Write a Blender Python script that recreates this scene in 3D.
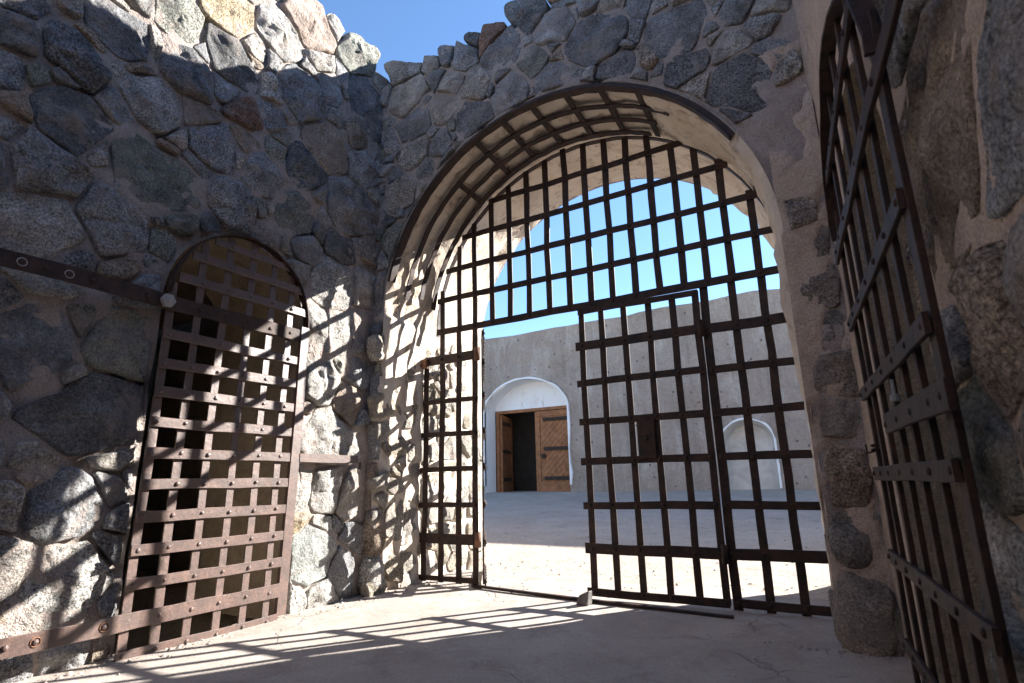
import bpy, bmesh, math, random
from math import sin, cos, pi, radians, sqrt, atan2
from mathutils import Vector, Matrix, noise

random.seed(7)
scene = bpy.context.scene
col = scene.collection
for o in list(bpy.data.objects):
    bpy.data.objects.remove(o)

# ------------------------------------------------------------------ camera
# world: X along the gate wall, Y out through the gate, Z up; metres
H = 0.85
CX, CY, F = 512.0, 341.5, 560.15
RC = Matrix(((0.8630, -0.1397, -0.4854), (0.5044, 0.2004, 0.8399), (-0.0201, -0.9697, 0.2435)))
cam_d = bpy.data.cameras.new('camera')
cam = bpy.data.objects.new('camera', cam_d)
col.objects.link(cam)
right, down, fwd = RC.col[0], RC.col[1], RC.col[2]
fwd = fwd.normalized()
right = (right - fwd * right.dot(fwd)).normalized()
down = fwd.cross(right)
M = Matrix.Identity(4)
for i in range(3):
    M[i][0] = right[i]; M[i][1] = -down[i]; M[i][2] = -fwd[i]
M[2][3] = H
cam.matrix_world = M
cam_d.sensor_width = 36.0
cam_d.lens = F / 1024 * 36
cam_d.clip_start = 0.02
cam_d.clip_end = 2000
cam_d.dof.use_dof = True
cam_d.dof.focus_distance = 4.6
cam_d.dof.aperture_fstop = 4.5
scene.camera = cam

# ------------------------------------------------------------------ light
SUN = Vector((0.70, 1.0, 0.65)).normalized()
elev = math.asin(SUN.z)
azim = atan2(SUN.x, SUN.y)
world = bpy.data.worlds.new('World')
scene.world = world
world.use_nodes = True
nt = world.node_tree
nt.nodes.clear()
sky = nt.nodes.new('ShaderNodeTexSky')
sky.sky_type = 'NISHITA'
sky.sun_disc = False
sky.sun_elevation = elev
sky.sun_rotation = azim
sky.air_density = 1.0
sky.dust_density = 0.05
sky.ozone_density = 5.0
bg = nt.nodes.new('ShaderNodeBackground')
bg.inputs['Strength'].default_value = 0.08
wo = nt.nodes.new('ShaderNodeOutputWorld')
nt.links.new(sky.outputs[0], bg.inputs[0])
nt.links.new(bg.outputs[0], wo.inputs[0])
sd = bpy.data.lights.new('sun', 'SUN')
sd.energy = 5.0
sd.angle = radians(0.5)
sd.color = (1.0, 0.965, 0.91)
so = bpy.data.objects.new('sun', sd)
col.objects.link(so)
so.rotation_euler = SUN.to_track_quat('Z', 'Y').to_euler()
so.location = (6, 9, 8)
scene.view_settings.view_transform = 'Standard'
scene.view_settings.look = 'None'
scene.view_settings.exposure = 2.05
scene.view_settings.gamma = 1.0

# ------------------------------------------------------------------ pixel -> direction
def ray(x, y):
    return RC @ Vector((x - CX, y - CY, F))
EYE = Vector((0, 0, H))
def on_plane(x, y, p, n):
    d = ray(x, y)
    return EYE + d * ((Vector(p) - EYE).dot(n) / d.dot(n))

# ------------------------------------------------------------------ materials
def new_mat(name):
    m = bpy.data.materials.new(name)
    m.use_nodes = True
    n = m.node_tree
    for x in list(n.nodes):
        n.nodes.remove(x)
    out = n.nodes.new('ShaderNodeOutputMaterial')
    b = n.nodes.new('ShaderNodeBsdfPrincipled')
    b.inputs['Roughness'].default_value = 0.9
    b.inputs['Specular IOR Level'].default_value = 0.2
    n.links.new(b.outputs[0], out.inputs[0])
    g = n.nodes.new('ShaderNodeNewGeometry')
    return m, n, b, g.outputs['Position']
def n_noise(n, vec, scale, detail=4, rough=0.55, dist=0.0):
    x = n.nodes.new('ShaderNodeTexNoise')
    x.inputs['Scale'].default_value = scale
    x.inputs['Detail'].default_value = detail
    x.inputs['Roughness'].default_value = rough
    x.inputs['Distortion'].default_value = dist
    n.links.new(vec, x.inputs['Vector'])
    return x.outputs['Fac']
def n_ramp(n, fac, a, b, ca=0.0, cb=1.0):
    x = n.nodes.new('ShaderNodeMapRange')
    x.inputs['From Min'].default_value = a
    x.inputs['From Max'].default_value = b
    x.inputs['To Min'].default_value = ca
    x.inputs['To Max'].default_value = cb
    n.links.new(fac, x.inputs['Value'])
    return x.outputs[0]
def n_mix(n, fac, a, b, mode='MIX'):
    x = n.nodes.new('ShaderNodeMix')
    x.data_type = 'RGBA'
    x.blend_type = mode
    if isinstance(fac, (int, float)):
        x.inputs[0].default_value = fac
    else:
        n.links.new(fac, x.inputs[0])
    for v, s in ((a, 6), (b, 7)):
        if isinstance(v, (tuple, list)):
            x.inputs[s].default_value = (*v, 1) if len(v) == 3 else v
        else:
            n.links.new(v, x.inputs[s])
    return x.outputs[2]
def n_math(n, op, a, b=None):
    x = n.nodes.new('ShaderNodeMath')
    x.operation = op
    for i, v in enumerate((a, b)):
        if v is None: continue
        if isinstance(v, (int, float)):
            x.inputs[i].default_value = v
        else:
            n.links.new(v, x.inputs[i])
    return x.outputs[0]
def n_comb(n, v):
    x = n.nodes.new('ShaderNodeCombineColor')
    for i in range(3):
        n.links.new(v, x.inputs[i])
    return x.outputs[0]
def n_bump(n, b, layers):
    prev = None
    for h, strength, dist in layers:
        x = n.nodes.new('ShaderNodeBump')
        x.inputs['Strength'].default_value = strength
        x.inputs['Distance'].default_value = dist
        n.links.new(h, x.inputs['Height'])
        if prev is not None:
            n.links.new(prev, x.inputs['Normal'])
        prev = x.outputs[0]
    n.links.new(prev, b.inputs['Normal'])
def n_map(n, vec, scale=(1, 1, 1), rot=(0, 0, 0)):
    x = n.nodes.new('ShaderNodeMapping')
    x.inputs['Scale'].default_value = scale
    x.inputs['Rotation'].default_value = rot
    n.links.new(vec, x.inputs['Vector'])
    return x.outputs[0]
def n_vor(n, vec, scale, feature='F1', out='Distance'):
    x = n.nodes.new('ShaderNodeTexVoronoi')
    x.feature = feature
    x.inputs['Scale'].default_value = scale
    n.links.new(vec, x.inputs['Vector'])
    return x.outputs[out]

def mat_granite():
    m, n, b, P0 = new_mat('granite')
    oi = n.nodes.new('ShaderNodeObjectInfo')
    # every stone gets its own piece of the pattern
    sh = n.nodes.new('ShaderNodeVectorMath'); sh.operation = 'ADD'
    n.links.new(P0, sh.inputs[0])
    cmb = n.nodes.new('ShaderNodeCombineXYZ')
    for i in range(3): n.links.new(n_math(n, 'MULTIPLY', oi.outputs['Random'], 37.0 + 11 * i), cmb.inputs[i])
    n.links.new(cmb.outputs[0], sh.inputs[1])
    P = sh.outputs[0]
    big = n_noise(n, P, 5, 5, 0.72)
    c = n_mix(n, 1.0, oi.outputs['Color'], n_comb(n, n_ramp(n, big, 0.28, 0.72, 0.45, 1.5)), 'MULTIPLY')
    vein = n_noise(n, n_map(n, P, (1, 1, 4.5), (0.5, 0.6, 0.3)), 4.0, 4, 0.7)
    c = n_mix(n, n_ramp(n, vein, 0.56, 0.72, 0.0, 0.6), c, (0.22, 0.165, 0.125))
    pale = n_ramp(n, vein, 0.30, 0.42, 0.45, 0.0)
    c = n_mix(n, pale, c, (0.40, 0.38, 0.365))
    sp = n_noise(n, P, 78, 3, 0.8)
    k = n_ramp(n, sp, 0.36, 0.64, -0.75, 0.75)
    amp = n_ramp(n, n_math(n, 'FRACT', n_math(n, 'MULTIPLY', oi.outputs['Random'], 7.31)), 0.0, 1.0, 0.45, 1.1)
    k = n_math(n, 'ADD', n_math(n, 'MULTIPLY', k, amp), 1.0)
    c = n_mix(n, 1.0, c, n_comb(n, k), 'MULTIPLY')
    smear = n_ramp(n, n_noise(n, P0, 3.6, 6, 0.78), 0.53, 0.62, 0.0, 0.8)
    c = n_mix(n, smear, c, (0.37, 0.315, 0.28))
    n.links.new(c, b.inputs['Base Color'])
    n_bump(n, b, [(n_noise(n, P, 11, 6, 0.78), 1.0, 0.06), (n_noise(n, P, 70, 2, 0.7), 0.7, 0.008)])
    return m
def mat_mortar(name, c1, c2, c3=(0.30, 0.25, 0.21)):
    m, n, b, P = new_mat(name)
    c = n_mix(n, n_ramp(n, n_noise(n, P, 2.3, 6, 0.65, 0.8), 0.35, 0.68), c1, c2)
    c = n_mix(n, n_ramp(n, n_noise(n, P, 9, 5, 0.7), 0.5, 0.75, 0, 0.7), c, c3)
    c = n_mix(n, 1.0, c, n_comb(n, n_ramp(n, n_noise(n, P, 120, 3, 0.7), 0.3, 0.7, 0.7, 1.25)), 'MULTIPLY')
    n.links.new(c, b.inputs['Base Color'])
    n_bump(n, b, [(n_noise(n, P, 9, 4, 0.7), 0.9, 0.035), (n_noise(n, P, 55, 3, 0.75), 0.8, 0.010)])
    return m
def mat_plaster():
    m, n, b, P = new_mat('old_plaster')
    c = n_mix(n, n_ramp(n, n_noise(n, P, 2.0, 6, 0.65, 1.0), 0.35, 0.65), (0.60, 0.50, 0.40), (0.70, 0.62, 0.53))
    c = n_mix(n, n_ramp(n, n_noise(n, n_map(n, P, (1, 1, 0.35)), 7, 6, 0.75, 0.7), 0.52, 0.66, 0, 0.8), c, (0.27, 0.19, 0.135))
    n.links.new(c, b.inputs['Base Color'])
    n_bump(n, b, [(n_noise(n, P, 6, 6, 0.7, 1.0), 0.9, 0.03), (n_noise(n, P, 45, 5, 0.7), 0.5, 0.006)])
    return m
def mat_iron(name, c1, c2, rough=0.62):
    m, n, b, P = new_mat(name)
    c = n_mix(n, n_ramp(n, n_noise(n, P, 11, 6, 0.7, 0.5), 0.38, 0.66), c1, c2)
    c = n_mix(n, 1.0, c, n_comb(n, n_ramp(n, n_noise(n, P, 80, 4, 0.7), 0.3, 0.7, 0.65, 1.3)), 'MULTIPLY')
    n.links.new(c, b.inputs['Base Color'])
    b.inputs['Roughness'].default_value = rough
    b.inputs['Specular IOR Level'].default_value = 0.35
    n_bump(n, b, [(n_noise(n, P, 26, 5, 0.7), 0.4, 0.006), (n_noise(n, P, 160, 3, 0.7), 0.35, 0.002)])
    return m
def mat_floor():
    m, n, b, P = new_mat('old_concrete')
    c = n_mix(n, n_ramp(n, n_noise(n, P, 1.1, 7, 0.65, 0.7), 0.33, 0.68), (0.33, 0.285, 0.25), (0.44, 0.39, 0.345))
    c = n_mix(n, n_ramp(n, n_noise(n, P, 2.6, 6, 0.75, 0.5), 0.50, 0.66, 0, 0.75), c, (0.27, 0.225, 0.19))
    c = n_mix(n, n_ramp(n, n_noise(n, P, 9, 5, 0.75), 0.58, 0.66, 0, 0.35), c, (0.55, 0.50, 0.45))
    c = n_mix(n, 1.0, c, n_comb(n, n_ramp(n, n_noise(n, P, 70, 4, 0.7), 0.3, 0.7, 0.82, 1.14)), 'MULTIPLY')
    # hairline cracks
    wob = n.nodes.new('ShaderNodeTexNoise'); wob.inputs['Scale'].default_value = 3.2; wob.inputs['Detail'].default_value = 6
    n.links.new(P, wob.inputs['Vector'])
    add = n.nodes.new('ShaderNodeVectorMath'); add.operation = 'MULTIPLY_ADD'
    n.links.new(wob.outputs['Color'], add.inputs[0]); add.inputs[1].default_value = (0.55, 0.55, 0.0)
    n.links.new(P, add.inputs[2])
    fl = n_map(n, add.outputs[0], (1, 1, 0))
    e = n_vor(n, fl, 0.95, 'DISTANCE_TO_EDGE')
    msk = n_ramp(n, n_noise(n, P, 1.3, 3), 0.44, 0.56)
    crack = n_math(n, 'MULTIPLY', n_ramp(n, e, 0.0, 0.009, 1.0, 0.0), msk)
    c = n_mix(n, n_math(n, 'MULTIPLY', crack, 0.45), c, (0.08, 0.065, 0.055))
    n.links.new(c, b.inputs['Base Color'])
    b.inputs['Roughness'].default_value = 0.8
    inv = n_math(n, 'SUBTRACT', 1.0, crack)
    n_bump(n, b, [(n_noise(n, P, 3.0, 6, 0.6), 0.5, 0.03), (n_noise(n, P, 60, 5, 0.75), 0.35, 0.004), (inv, 0.6, 0.006)])
    return m
def mat_sand():
    m, n, b, P = new_mat('sandy_ground')
    c = n_mix(n, n_ramp(n, n_noise(n, P, 0.8, 7, 0.65, 0.8), 0.33, 0.66), (0.47, 0.395, 0.32), (0.58, 0.50, 0.415))
    c = n_mix(n, n_ramp(n, n_noise(n, n_map(n, P, (1, 1.6, 1)), 4.5, 7, 0.75, 0.6), 0.52, 0.72, 0, 0.75), c, (0.25, 0.20, 0.165))
    c = n_mix(n, 1.0, c, n_comb(n, n_ramp(n, n_noise(n, P, 38, 5, 0.8), 0.3, 0.7, 0.7, 1.25)), 'MULTIPLY')
    n.links.new(c, b.inputs['Base Color'])
    n_bump(n, b, [(n_noise(n, P, 5, 6, 0.7), 0.7, 0.05), (n_noise(n, P, 40, 5, 0.8), 0.8, 0.02)])
    return m
def mat_greywall():
    m, n, b, P = new_mat('grey_render')
    c = n_mix(n, n_ramp(n, n_noise(n, P, 0.7, 7, 0.65, 0.8), 0.35, 0.68), (0.30, 0.245, 0.20), (0.40, 0.335, 0.285))
    c = n_mix(n, n_ramp(n, n_noise(n, n_map(n, P, (1, 1, 0.3)), 1.6, 6, 0.7, 0.6), 0.53, 0.68, 0, 0.75), c, (0.50, 0.45, 0.40))
    c = n_mix(n, n_ramp(n, n_noise(n, n_map(n, P, (2.2, 1, 0.16)), 1.5, 6, 0.75), 0.54, 0.70, 0, 0.55), c, (0.19, 0.155, 0.13))
    c = n_mix(n, 1.0, c, n_comb(n, n_ramp(n, n_noise(n, P, 14, 5, 0.75), 0.3, 0.7, 0.78, 1.18)), 'MULTIPLY')
    v = n_vor(n, P, 4.2)
    pit = n_ramp(n, v, 0.09, 0.16, 1.0, 0.0)
    pm = n_math(n, 'MULTIPLY', pit, n_ramp(n, n_noise(n, P, 3.3, 2), 0.42, 0.5))
    c = n_mix(n, pm, c, (0.12, 0.105, 0.095))
    n.links.new(c, b.inputs['Base Color'])
    n_bump(n, b, [(n_noise(n, P, 2.5, 6, 0.65), 0.6, 0.08), (n_noise(n, P, 25, 5, 0.75), 0.6, 0.02)])
    return m
def mat_plain(name, c, rough=0.9, var=0.18, scale=6, grain=None):
    m, n, b, P = new_mat(name)
    d = tuple(x * (1 - var) for x in c); e = tuple(min(1, x * (1 + var)) for x in c)
    v = P if grain is None else n_map(n, P, grain)
    k = n_mix(n, n_ramp(n, n_noise(n, v, scale, 6, 0.65, 0.5), 0.32, 0.68), d, e)
    n.links.new(k, b.inputs['Base Color'])
    b.inputs['Roughness'].default_value = rough
    n_bump(n, b, [(n_noise(n, v, scale * 2.5, 5, 0.7), 0.35, 0.012)])
    return m

GRANITE = mat_granite()
MORTAR = mat_mortar('lime_mortar', (0.32, 0.27, 0.24), (0.42, 0.355, 0.315), (0.24, 0.20, 0.18))
PLMORT = mat_mortar('pink_mortar', (0.46, 0.36, 0.29), (0.55, 0.445, 0.365), (0.33, 0.255, 0.205))
PLASTER = mat_plaster()
IRON = mat_iron('rusty_iron', (0.019, 0.012, 0.010), (0.062, 0.030, 0.020))
DUSTY = mat_iron('dusty_iron', (0.090, 0.058, 0.049), (0.150, 0.088, 0.068), 0.42)
DUSTY.node_tree.nodes['Principled BSDF'].inputs['Specular IOR Level'].default_value = 0.9
BROWN = mat_iron('brown_iron', (0.035, 0.021, 0.016), (0.085, 0.045, 0.030))
RUST = mat_iron('orange_rust', (0.15, 0.07, 0.04), (0.24, 0.12, 0.07), 0.8)
STEEL = mat_plain('bare_metal', (0.25, 0.26, 0.26), 0.45, 0.15, 30)
PALE = mat_plain('pale_nut', (0.42, 0.39, 0.37), 0.7, 0.2, 30)
FLOOR = mat_floor()
SAND = mat_sand()
GREY = mat_greywall()
def mat_white():
    m, n, b, P = new_mat('whitewash')
    c = n_mix(n, n_ramp(n, n_noise(n, P, 1.6, 6, 0.7), 0.52, 0.72, 0, 0.5), (0.85, 0.85, 0.84), (0.66, 0.62, 0.56))
    c = n_mix(n, n_ramp(n, n_noise(n, n_map(n, P, (1, 1, 0.4)), 5, 6, 0.75), 0.60, 0.68, 0, 0.7), c, (0.50, 0.44, 0.37))
    n.links.new(c, b.inputs['Base Color'])
    n_bump(n, b, [(n_noise(n, P, 5, 5, 0.7), 0.5, 0.03)])
    return m
WHITE = mat_white()
WOOD = mat_plain('brown_wood', (0.31, 0.14, 0.065), 0.7, 0.35, 7, (1, 1, 1))
DARKWOOD = mat_plain('dark_wood', (0.05, 0.035, 0.028), 0.8, 0.3, 9)
OLIVE = mat_mortar('cell_plaster', (0.38, 0.315, 0.24), (0.48, 0.40, 0.31), (0.28, 0.225, 0.17))

# ------------------------------------------------------------------ mesh helpers
class MB:
    def __init__(s):
        s.v, s.f = [], []
    def add(s, verts, faces):
        k = len(s.v)
        s.v += [tuple(p) for p in verts]
        s.f += [tuple(i + k for i in f) for f in faces]
    def box(s, lo, hi):
        x0, y0, z0 = lo; x1, y1, z1 = hi
        s.add([(x0, y0, z0), (x1, y0, z0), (x1, y1, z0), (x0, y1, z0), (x0, y0, z1), (x1, y0, z1), (x1, y1, z1), (x0, y1, z1)],
              [(0, 3, 2, 1), (4, 5, 6, 7), (0, 1, 5, 4), (1, 2, 6, 5), (2, 3, 7, 6), (3, 0, 4, 7)])
    def sweep(s, pts, w, t, wdir, tdir=None, jit=0.0):
        """flat bar along pts; w across wdir(s), t along tdir(s)"""
        n = len(pts)
        rings = []
        for i, p in enumerate(pts):
            p = Vector(p)
            wd = Vector(wdir[i] if isinstance(wdir, list) else wdir).normalized()
            if tdir is None:
                a = Vector(pts[min(i + 1, n - 1)]) - Vector(pts[max(i - 1, 0)])
                td = a.normalized().cross(wd).normalized()
            else:
                td = Vector(tdir[i] if isinstance(tdir, list) else tdir).normalized()
            if jit:
                p = p + td * random.uniform(-jit, jit) + wd * random.uniform(-jit, jit)
            ww = w * (1 + (random.uniform(-0.06, 0.06) if jit else 0))
            c = min(0.25 * t, 0.002)
            rings.append([p - wd * (ww / 2) - td * (t / 2 - c), p - wd * (ww / 2 - c) - td * (t / 2), p + wd * (ww / 2 - c) - td * (t / 2),
                          p + wd * (ww / 2) - td * (t / 2 - c), p + wd * (ww / 2) + td * (t / 2 - c), p + wd * (ww / 2 - c) + td * (t / 2),
                          p - wd * (ww / 2 - c) + td * (t / 2), p - wd * (ww / 2) + td * (t / 2 - c)])
        V = [q for r in rings for q in r]
        Fc = []
        for i in range(n - 1):
            for k in range(8):
                a, b = i * 8 + k, i * 8 + (k + 1) % 8
                Fc.append((a, b, b + 8, a + 8))
        Fc.append(tuple(range(7, -1, -1)))
        Fc.append(tuple((n - 1) * 8 + k for k in range(8)))
        s.add(V, Fc)
    def bar(s, a, b, w, t, wdir, jit=0.0, seg=0.3):
        a, b = Vector(a), Vector(b)
        n = max(1, int(round((b - a).length / seg)))
        s.sweep([a.lerp(b, i / n) for i in range(n + 1)], w, t, wdir, None, jit)
    def rivet(s, p, nrm, r=0.014, h=0.009):
        nrm = Vector(nrm).normalized()
        u = nrm.orthogonal().normalized(); v = nrm.cross(u)
        p = Vector(p)
        V = []
        for rr, hh in ((r, -0.004), (r, h * 0.35), (r * 0.65, h * 0.85)):
            V += [p + (u * cos(k * pi / 4) + v * sin(k * pi / 4)) * rr + nrm * hh for k in range(8)]
        V.append(p + nrm * h)
        Fc = []
        for j in range(2):
            for k in range(8):
                a, b = j * 8 + k, j * 8 + (k + 1) % 8
                Fc.append((a, b, b + 8, a + 8))
        for k in range(8):
            Fc.append((16 + k, 16 + (k + 1) % 8, 24))
        s.add(V, Fc)
    def tube(s, pts, r, sides=8):
        n = len(pts); V = []; Fc = []
        for i, p in enumerate(pts):
            p = Vector(p)
            a = (Vector(pts[min(i + 1, n - 1)]) - Vector(pts[max(i - 1, 0)])).normalized()
            u = a.orthogonal().normalized() if abs(a.z) > 0.9 else a.cross(Vector((0, 0, 1))).normalized()
            v = a.cross(u)
            rr = r[i] if isinstance(r, list) else r
            V += [p + (u * cos(2 * pi * k / sides) + v * sin(2 * pi * k / sides)) * rr for k in range(sides)]
        for i in range(n - 1):
            for k in range(sides):
                x, y = i * sides + k, i * sides + (k + 1) % sides
                Fc.append((x, y, y + sides, x + sides))
        Fc.append(tuple(range(sides - 1, -1, -1)))
        Fc.append(tuple((n - 1) * sides + k for k in range(sides)))
        s.add(V, Fc)
    def build(s, name, mat, parent=None, smooth=False, color=None, recenter=False):
        me = bpy.data.meshes.new(name)
        loc = Vector((0, 0, 0))
        V = s.v
        if recenter:
            loc = sum((Vector(p) for p in V), Vector()) / len(V)
            V = [tuple(Vector(p) - loc) for p in V]
        me.from_pydata(V, [], s.f)
        bm = bmesh.new(); bm.from_mesh(me)
        bmesh.ops.recalc_face_normals(bm, faces=bm.faces)
        bm.to_mesh(me); bm.free()
        me.materials.append(mat)
        if smooth:
            me.polygons.foreach_set('use_smooth', [True] * len(me.polygons))
        o = bpy.data.objects.new(name, me)
        col.objects.link(o)
        o.location = loc
        if parent is not None:
            o.parent = parent
        if color is not None:
            o.color = (*color, 1)
        return o
def tag(o, label, cat, group=None):
    o['label'] = label
    if cat: o['category'] = cat
    if group: o['group'] = group
    return o
def empty(name, loc=(0, 0, 0)):
    o = bpy.data.objects.new(name, None)
    o.empty_display_size = 0.1
    col.objects.link(o)
    o.location = loc
    return o
def under(o, root):
    """parent keeping world place (root only translated)"""
    o.parent = root
    o.location = Vector(o.location) - Vector(root.location)
    return o
def fbm(p, f, oct=4):
    s, a = 0.0, 1.0
    q = Vector(p) * f
    for _ in range(oct):
        s += a * noise.noise(q); a *= 0.5; q = q * 2.03 + Vector((3.1, 1.7, 5.3))
    return s

# ------------------------------------------------------------------ stones
def clip_poly(poly, nx, ny, c):
    """keep nx*x+ny*y <= c"""
    out = []
    for i in range(len(poly)):
        a, b = poly[i], poly[(i + 1) % len(poly)]
        da, db = nx * a[0] + ny * a[1] - c, nx * b[0] + ny * b[1] - c
        if da <= 0: out.append(a)
        if (da < 0 < db) or (db < 0 < da):
            t = da / (da - db)
            out.append((a[0] + (b[0] - a[0]) * t, a[1] + (b[1] - a[1]) * t))
    return out
def area_c(poly):
    A = cx = cy = 0
    for i in range(len(poly)):
        x0, y0 = poly[i]; x1, y1 = poly[(i + 1) % len(poly)]
        k = x0 * y1 - x1 * y0
        A += k; cx += (x0 + x1) * k; cy += (y0 + y1) * k
    if abs(A) < 1e-9: return 0, 0, 0
    return A / 2, cx / (3 * A), cy / (3 * A)
def resample(poly, n):
    L = [0]
    for i in range(len(poly)):
        a, b = poly[i], poly[(i + 1) % len(poly)]
        L.append(L[-1] + math.hypot(b[0] - a[0], b[1] - a[1]))
    out = []; j = 0
    for k in range(n):
        s = L[-1] * k / n
        while L[j + 1] < s: j += 1
        t = (s - L[j]) / max(1e-9, L[j + 1] - L[j])
        a, b = poly[j], poly[(j + 1) % len(poly)]
        out.append((a[0] + (b[0] - a[0]) * t, a[1] + (b[1] - a[1]) * t))
    return out
class Face:
    """a plane: origin, u axis, v axis (z), n axis (towards the viewer)"""
    def __init__(s, O, U, N):
        s.O, s.U, s.N, s.V = Vector(O), Vector(U).normalized(), Vector(N).normalized(), Vector((0, 0, 1))
    def p(s, u, v, h=0.0):
        return s.O + s.U * u + s.V * v + s.N * h
    def px(s, x, y):
        q = on_plane(x, y, s.O, s.N) - s.O
        return q.dot(s.U), q.dot(s.V)
SHADES = [((0.21, 0.215, 0.225), 5), ((0.26, 0.26, 0.265), 4), ((0.165, 0.17, 0.18), 3), ((0.30, 0.285, 0.265), 3),
          ((0.27, 0.225, 0.185), 2), ((0.20, 0.205, 0.185), 2), ((0.33, 0.31, 0.29), 2)]
def shade():
    c = random.choices([s[0] for s in SHADES], [s[1] for s in SHADES])[0]
    k = random.uniform(0.9, 1.15) * 1.38
    return (c[0] * k * 1.03, c[1] * k, c[2] * k * 0.96)
NAMED = {'y': (0.50, 0.40, 0.27), 'o': (0.45, 0.35, 0.29), 'd': (0.19, 0.19, 0.19), 's': (0.20, 0.20, 0.205), 'r': (0.27, 0.17, 0.125),
         'w': (0.46, 0.44, 0.41), 'g': (0.26, 0.265, 0.23), 'b': (0.36, 0.37, 0.35), 't': (0.31, 0.245, 0.19), 'p': (0.32, 0.275, 0.24), 'q': (0.24, 0.22, 0.205)}
def ellipse_px(face, x, y, a, b, rot):
    out = []
    for k in range(30):
        t = 2 * pi * k / 30
        ct, st = cos(t), sin(t)
        e = 0.5   # squarish
        ex = math.copysign(abs(ct) ** e, ct) * a; ey = math.copysign(abs(st) ** e, st) * b
        r = radians(rot)
        out.append(face.px(x + ex * cos(r) - ey * sin(r), y + ex * sin(r) + ey * cos(r)))
    return out
def make_stones(face, hand, region, size, parent, keep, gap=0.012, hmul=1.0, fill_tries=2500, limit=290, adjust=None, deep=None, fillcol=None, fillkeep=None):
    """hand: (x,y,a,b,rot,colour) in photo pixels; region u0,u1,v0,v1 filled at random; keep(u,v) says where stone may lie"""
    S = []
    for h in hand:
        x, y, a, b = h[:4]
        rot = h[4] if len(h) > 4 else 0
        c = h[5] if len(h) > 5 else None
        poly = ellipse_px(face, x, y, a * 1.55, b * 1.55, rot)
        A, cu, cv = area_c(poly)
        S.append([poly, cu, cv, sqrt(abs(A) / pi) / 1.4, NAMED[c] if c else shade()])
    u0, u1, v0, v1 = region
    for _ in range(fill_tries):
        u, v = random.uniform(u0, u1), random.uniform(v0, v1)
        r = random.choice(size) * random.uniform(0.75, 1.2)
        if not keep(u, v) or (fillkeep and not fillkeep(u, v)): continue
        ok = True
        for s in S:
            d = math.hypot(s[1] - u, s[2] - v)
            if d < 0.66 * (s[3] + r) : ok = False; break
        if not ok: continue
        asp = random.uniform(1.0, 1.7); rot = random.uniform(-0.35, 0.35)
        poly = []
        for k in range(24):
            t = 2 * pi * k / 24
            ex = math.copysign(abs(cos(t)) ** 0.5, cos(t)) * r * 1.5 * sqrt(asp); ey = math.copysign(abs(sin(t)) ** 0.5, sin(t)) * r * 1.5 / sqrt(asp)
            poly.append((u + ex * cos(rot) - ey * sin(rot), v + ex * sin(rot) + ey * cos(rot)))
        S.append([poly, u, v, r, fillcol() if fillcol else shade()])
        if len(S) >= limit: break
    made = 0
    for i, s in enumerate(S):
        poly = s[0]
        if area_c(poly)[0] < 0: poly = poly[::-1]
        for j, q in enumerate(S):
            if i == j: continue
            dx, dy = q[1] - s[1], q[2] - s[2]
            d = math.hypot(dx, dy)
            if d > 2.6 * (s[3] + q[3]) or d < 1e-6: continue
            # weighted bisector with a random skew shared by the pair
            k = (d * d + s[3] ** 2 - q[3] ** 2) / (2 * d)
            k = max(0.15 * d, min(0.85 * d, k))
            rs = random.Random((min(i, j) * 7919 + max(i, j)) * 13 + 5)
            th = rs.uniform(-0.22, 0.22)
            nx, ny = dx / d, dy / d
            mx, my = s[1] + nx * k, s[2] + ny * k
            ax, ay = nx * cos(th) - ny * sin(th), nx * sin(th) + ny * cos(th)
            g = gap * rs.uniform(0.3, 1.2)
            poly = clip_poly(poly, ax, ay, ax * mx + ay * my - g)
            if len(poly) < 3: break
        if len(poly) < 3: continue
        A, cu, cv = area_c(poly)
        if A < 0.0022: continue
        R = sqrt(A / pi)
        N = 14 if R < 0.06 else (22 if R < 0.11 else (32 if R < 0.17 else 42))
        poly = resample(poly, N)
        q = []
        off = Vector((i * 3.7, i * 1.3, 0))
        for (a, b) in poly:
            m = 1 + 0.09 * fbm(Vector((a, b, 0)) + off, 7, 4) - 0.02
            a2, b2 = cu + (a - cu) * m, cv + (b - cv) * m
            if adjust: a2, b2 = adjust(a2, b2)
            q.append((a2, b2))
        poly = q
        A, cu, cv = area_c(poly)
        if A < 0.0018 or not keep(cu, cv): continue
        R = sqrt(A / pi)
        proud = random.random() < 0.38
        hh = hmul * (0.016 + 0.065 * R) * random.uniform(0.6, 1.3) * (1.7 if proud else 1.0)
        hh = min(hh, 0.055)
        dp = 0.06 if not (deep and deep(cu, cv)) else 0.34
        # chiselled faces: the lowest of a few tilted planes
        pl = []
        for _ in range(7):
            an = random.uniform(0, 2 * pi); g = random.uniform(0.03, 0.28) * (0.4 + hmul * 0.6)
            pl.append((cos(an) * g, sin(an) * g, hh * random.uniform(0.95, 1.5)))
        prof = [(0.97, -dp), (1.0, -0.012), (0.975, (0.55 if proud else 0.25) * hh), (0.93, (0.9 if proud else 0.68) * hh), (0.86, 0.95 * hh), (0.78, 1.0 * hh), (0.66, 1.0 * hh), (0.53, 1.0 * hh), (0.40, 1.0 * hh), (0.26, 1.0 * hh), (0.13, 1.0 * hh)]
        if N == 14: prof = prof[:5] + [(0.5, hh)]
        mb = MB(); V = []
        def relief(u, v):
            z = min(p[2] + (u - cu) * p[0] + (v - cv) * p[1] for p in pl)
            return max(0.25 * hh, z) + fbm(Vector((u, v, 0)) + off, 8, 4) * (0.35 * hh + 0.006) - abs(fbm(Vector((u, v, 2)) + off, 13, 4)) * (0.45 * hh + 0.006)
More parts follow.
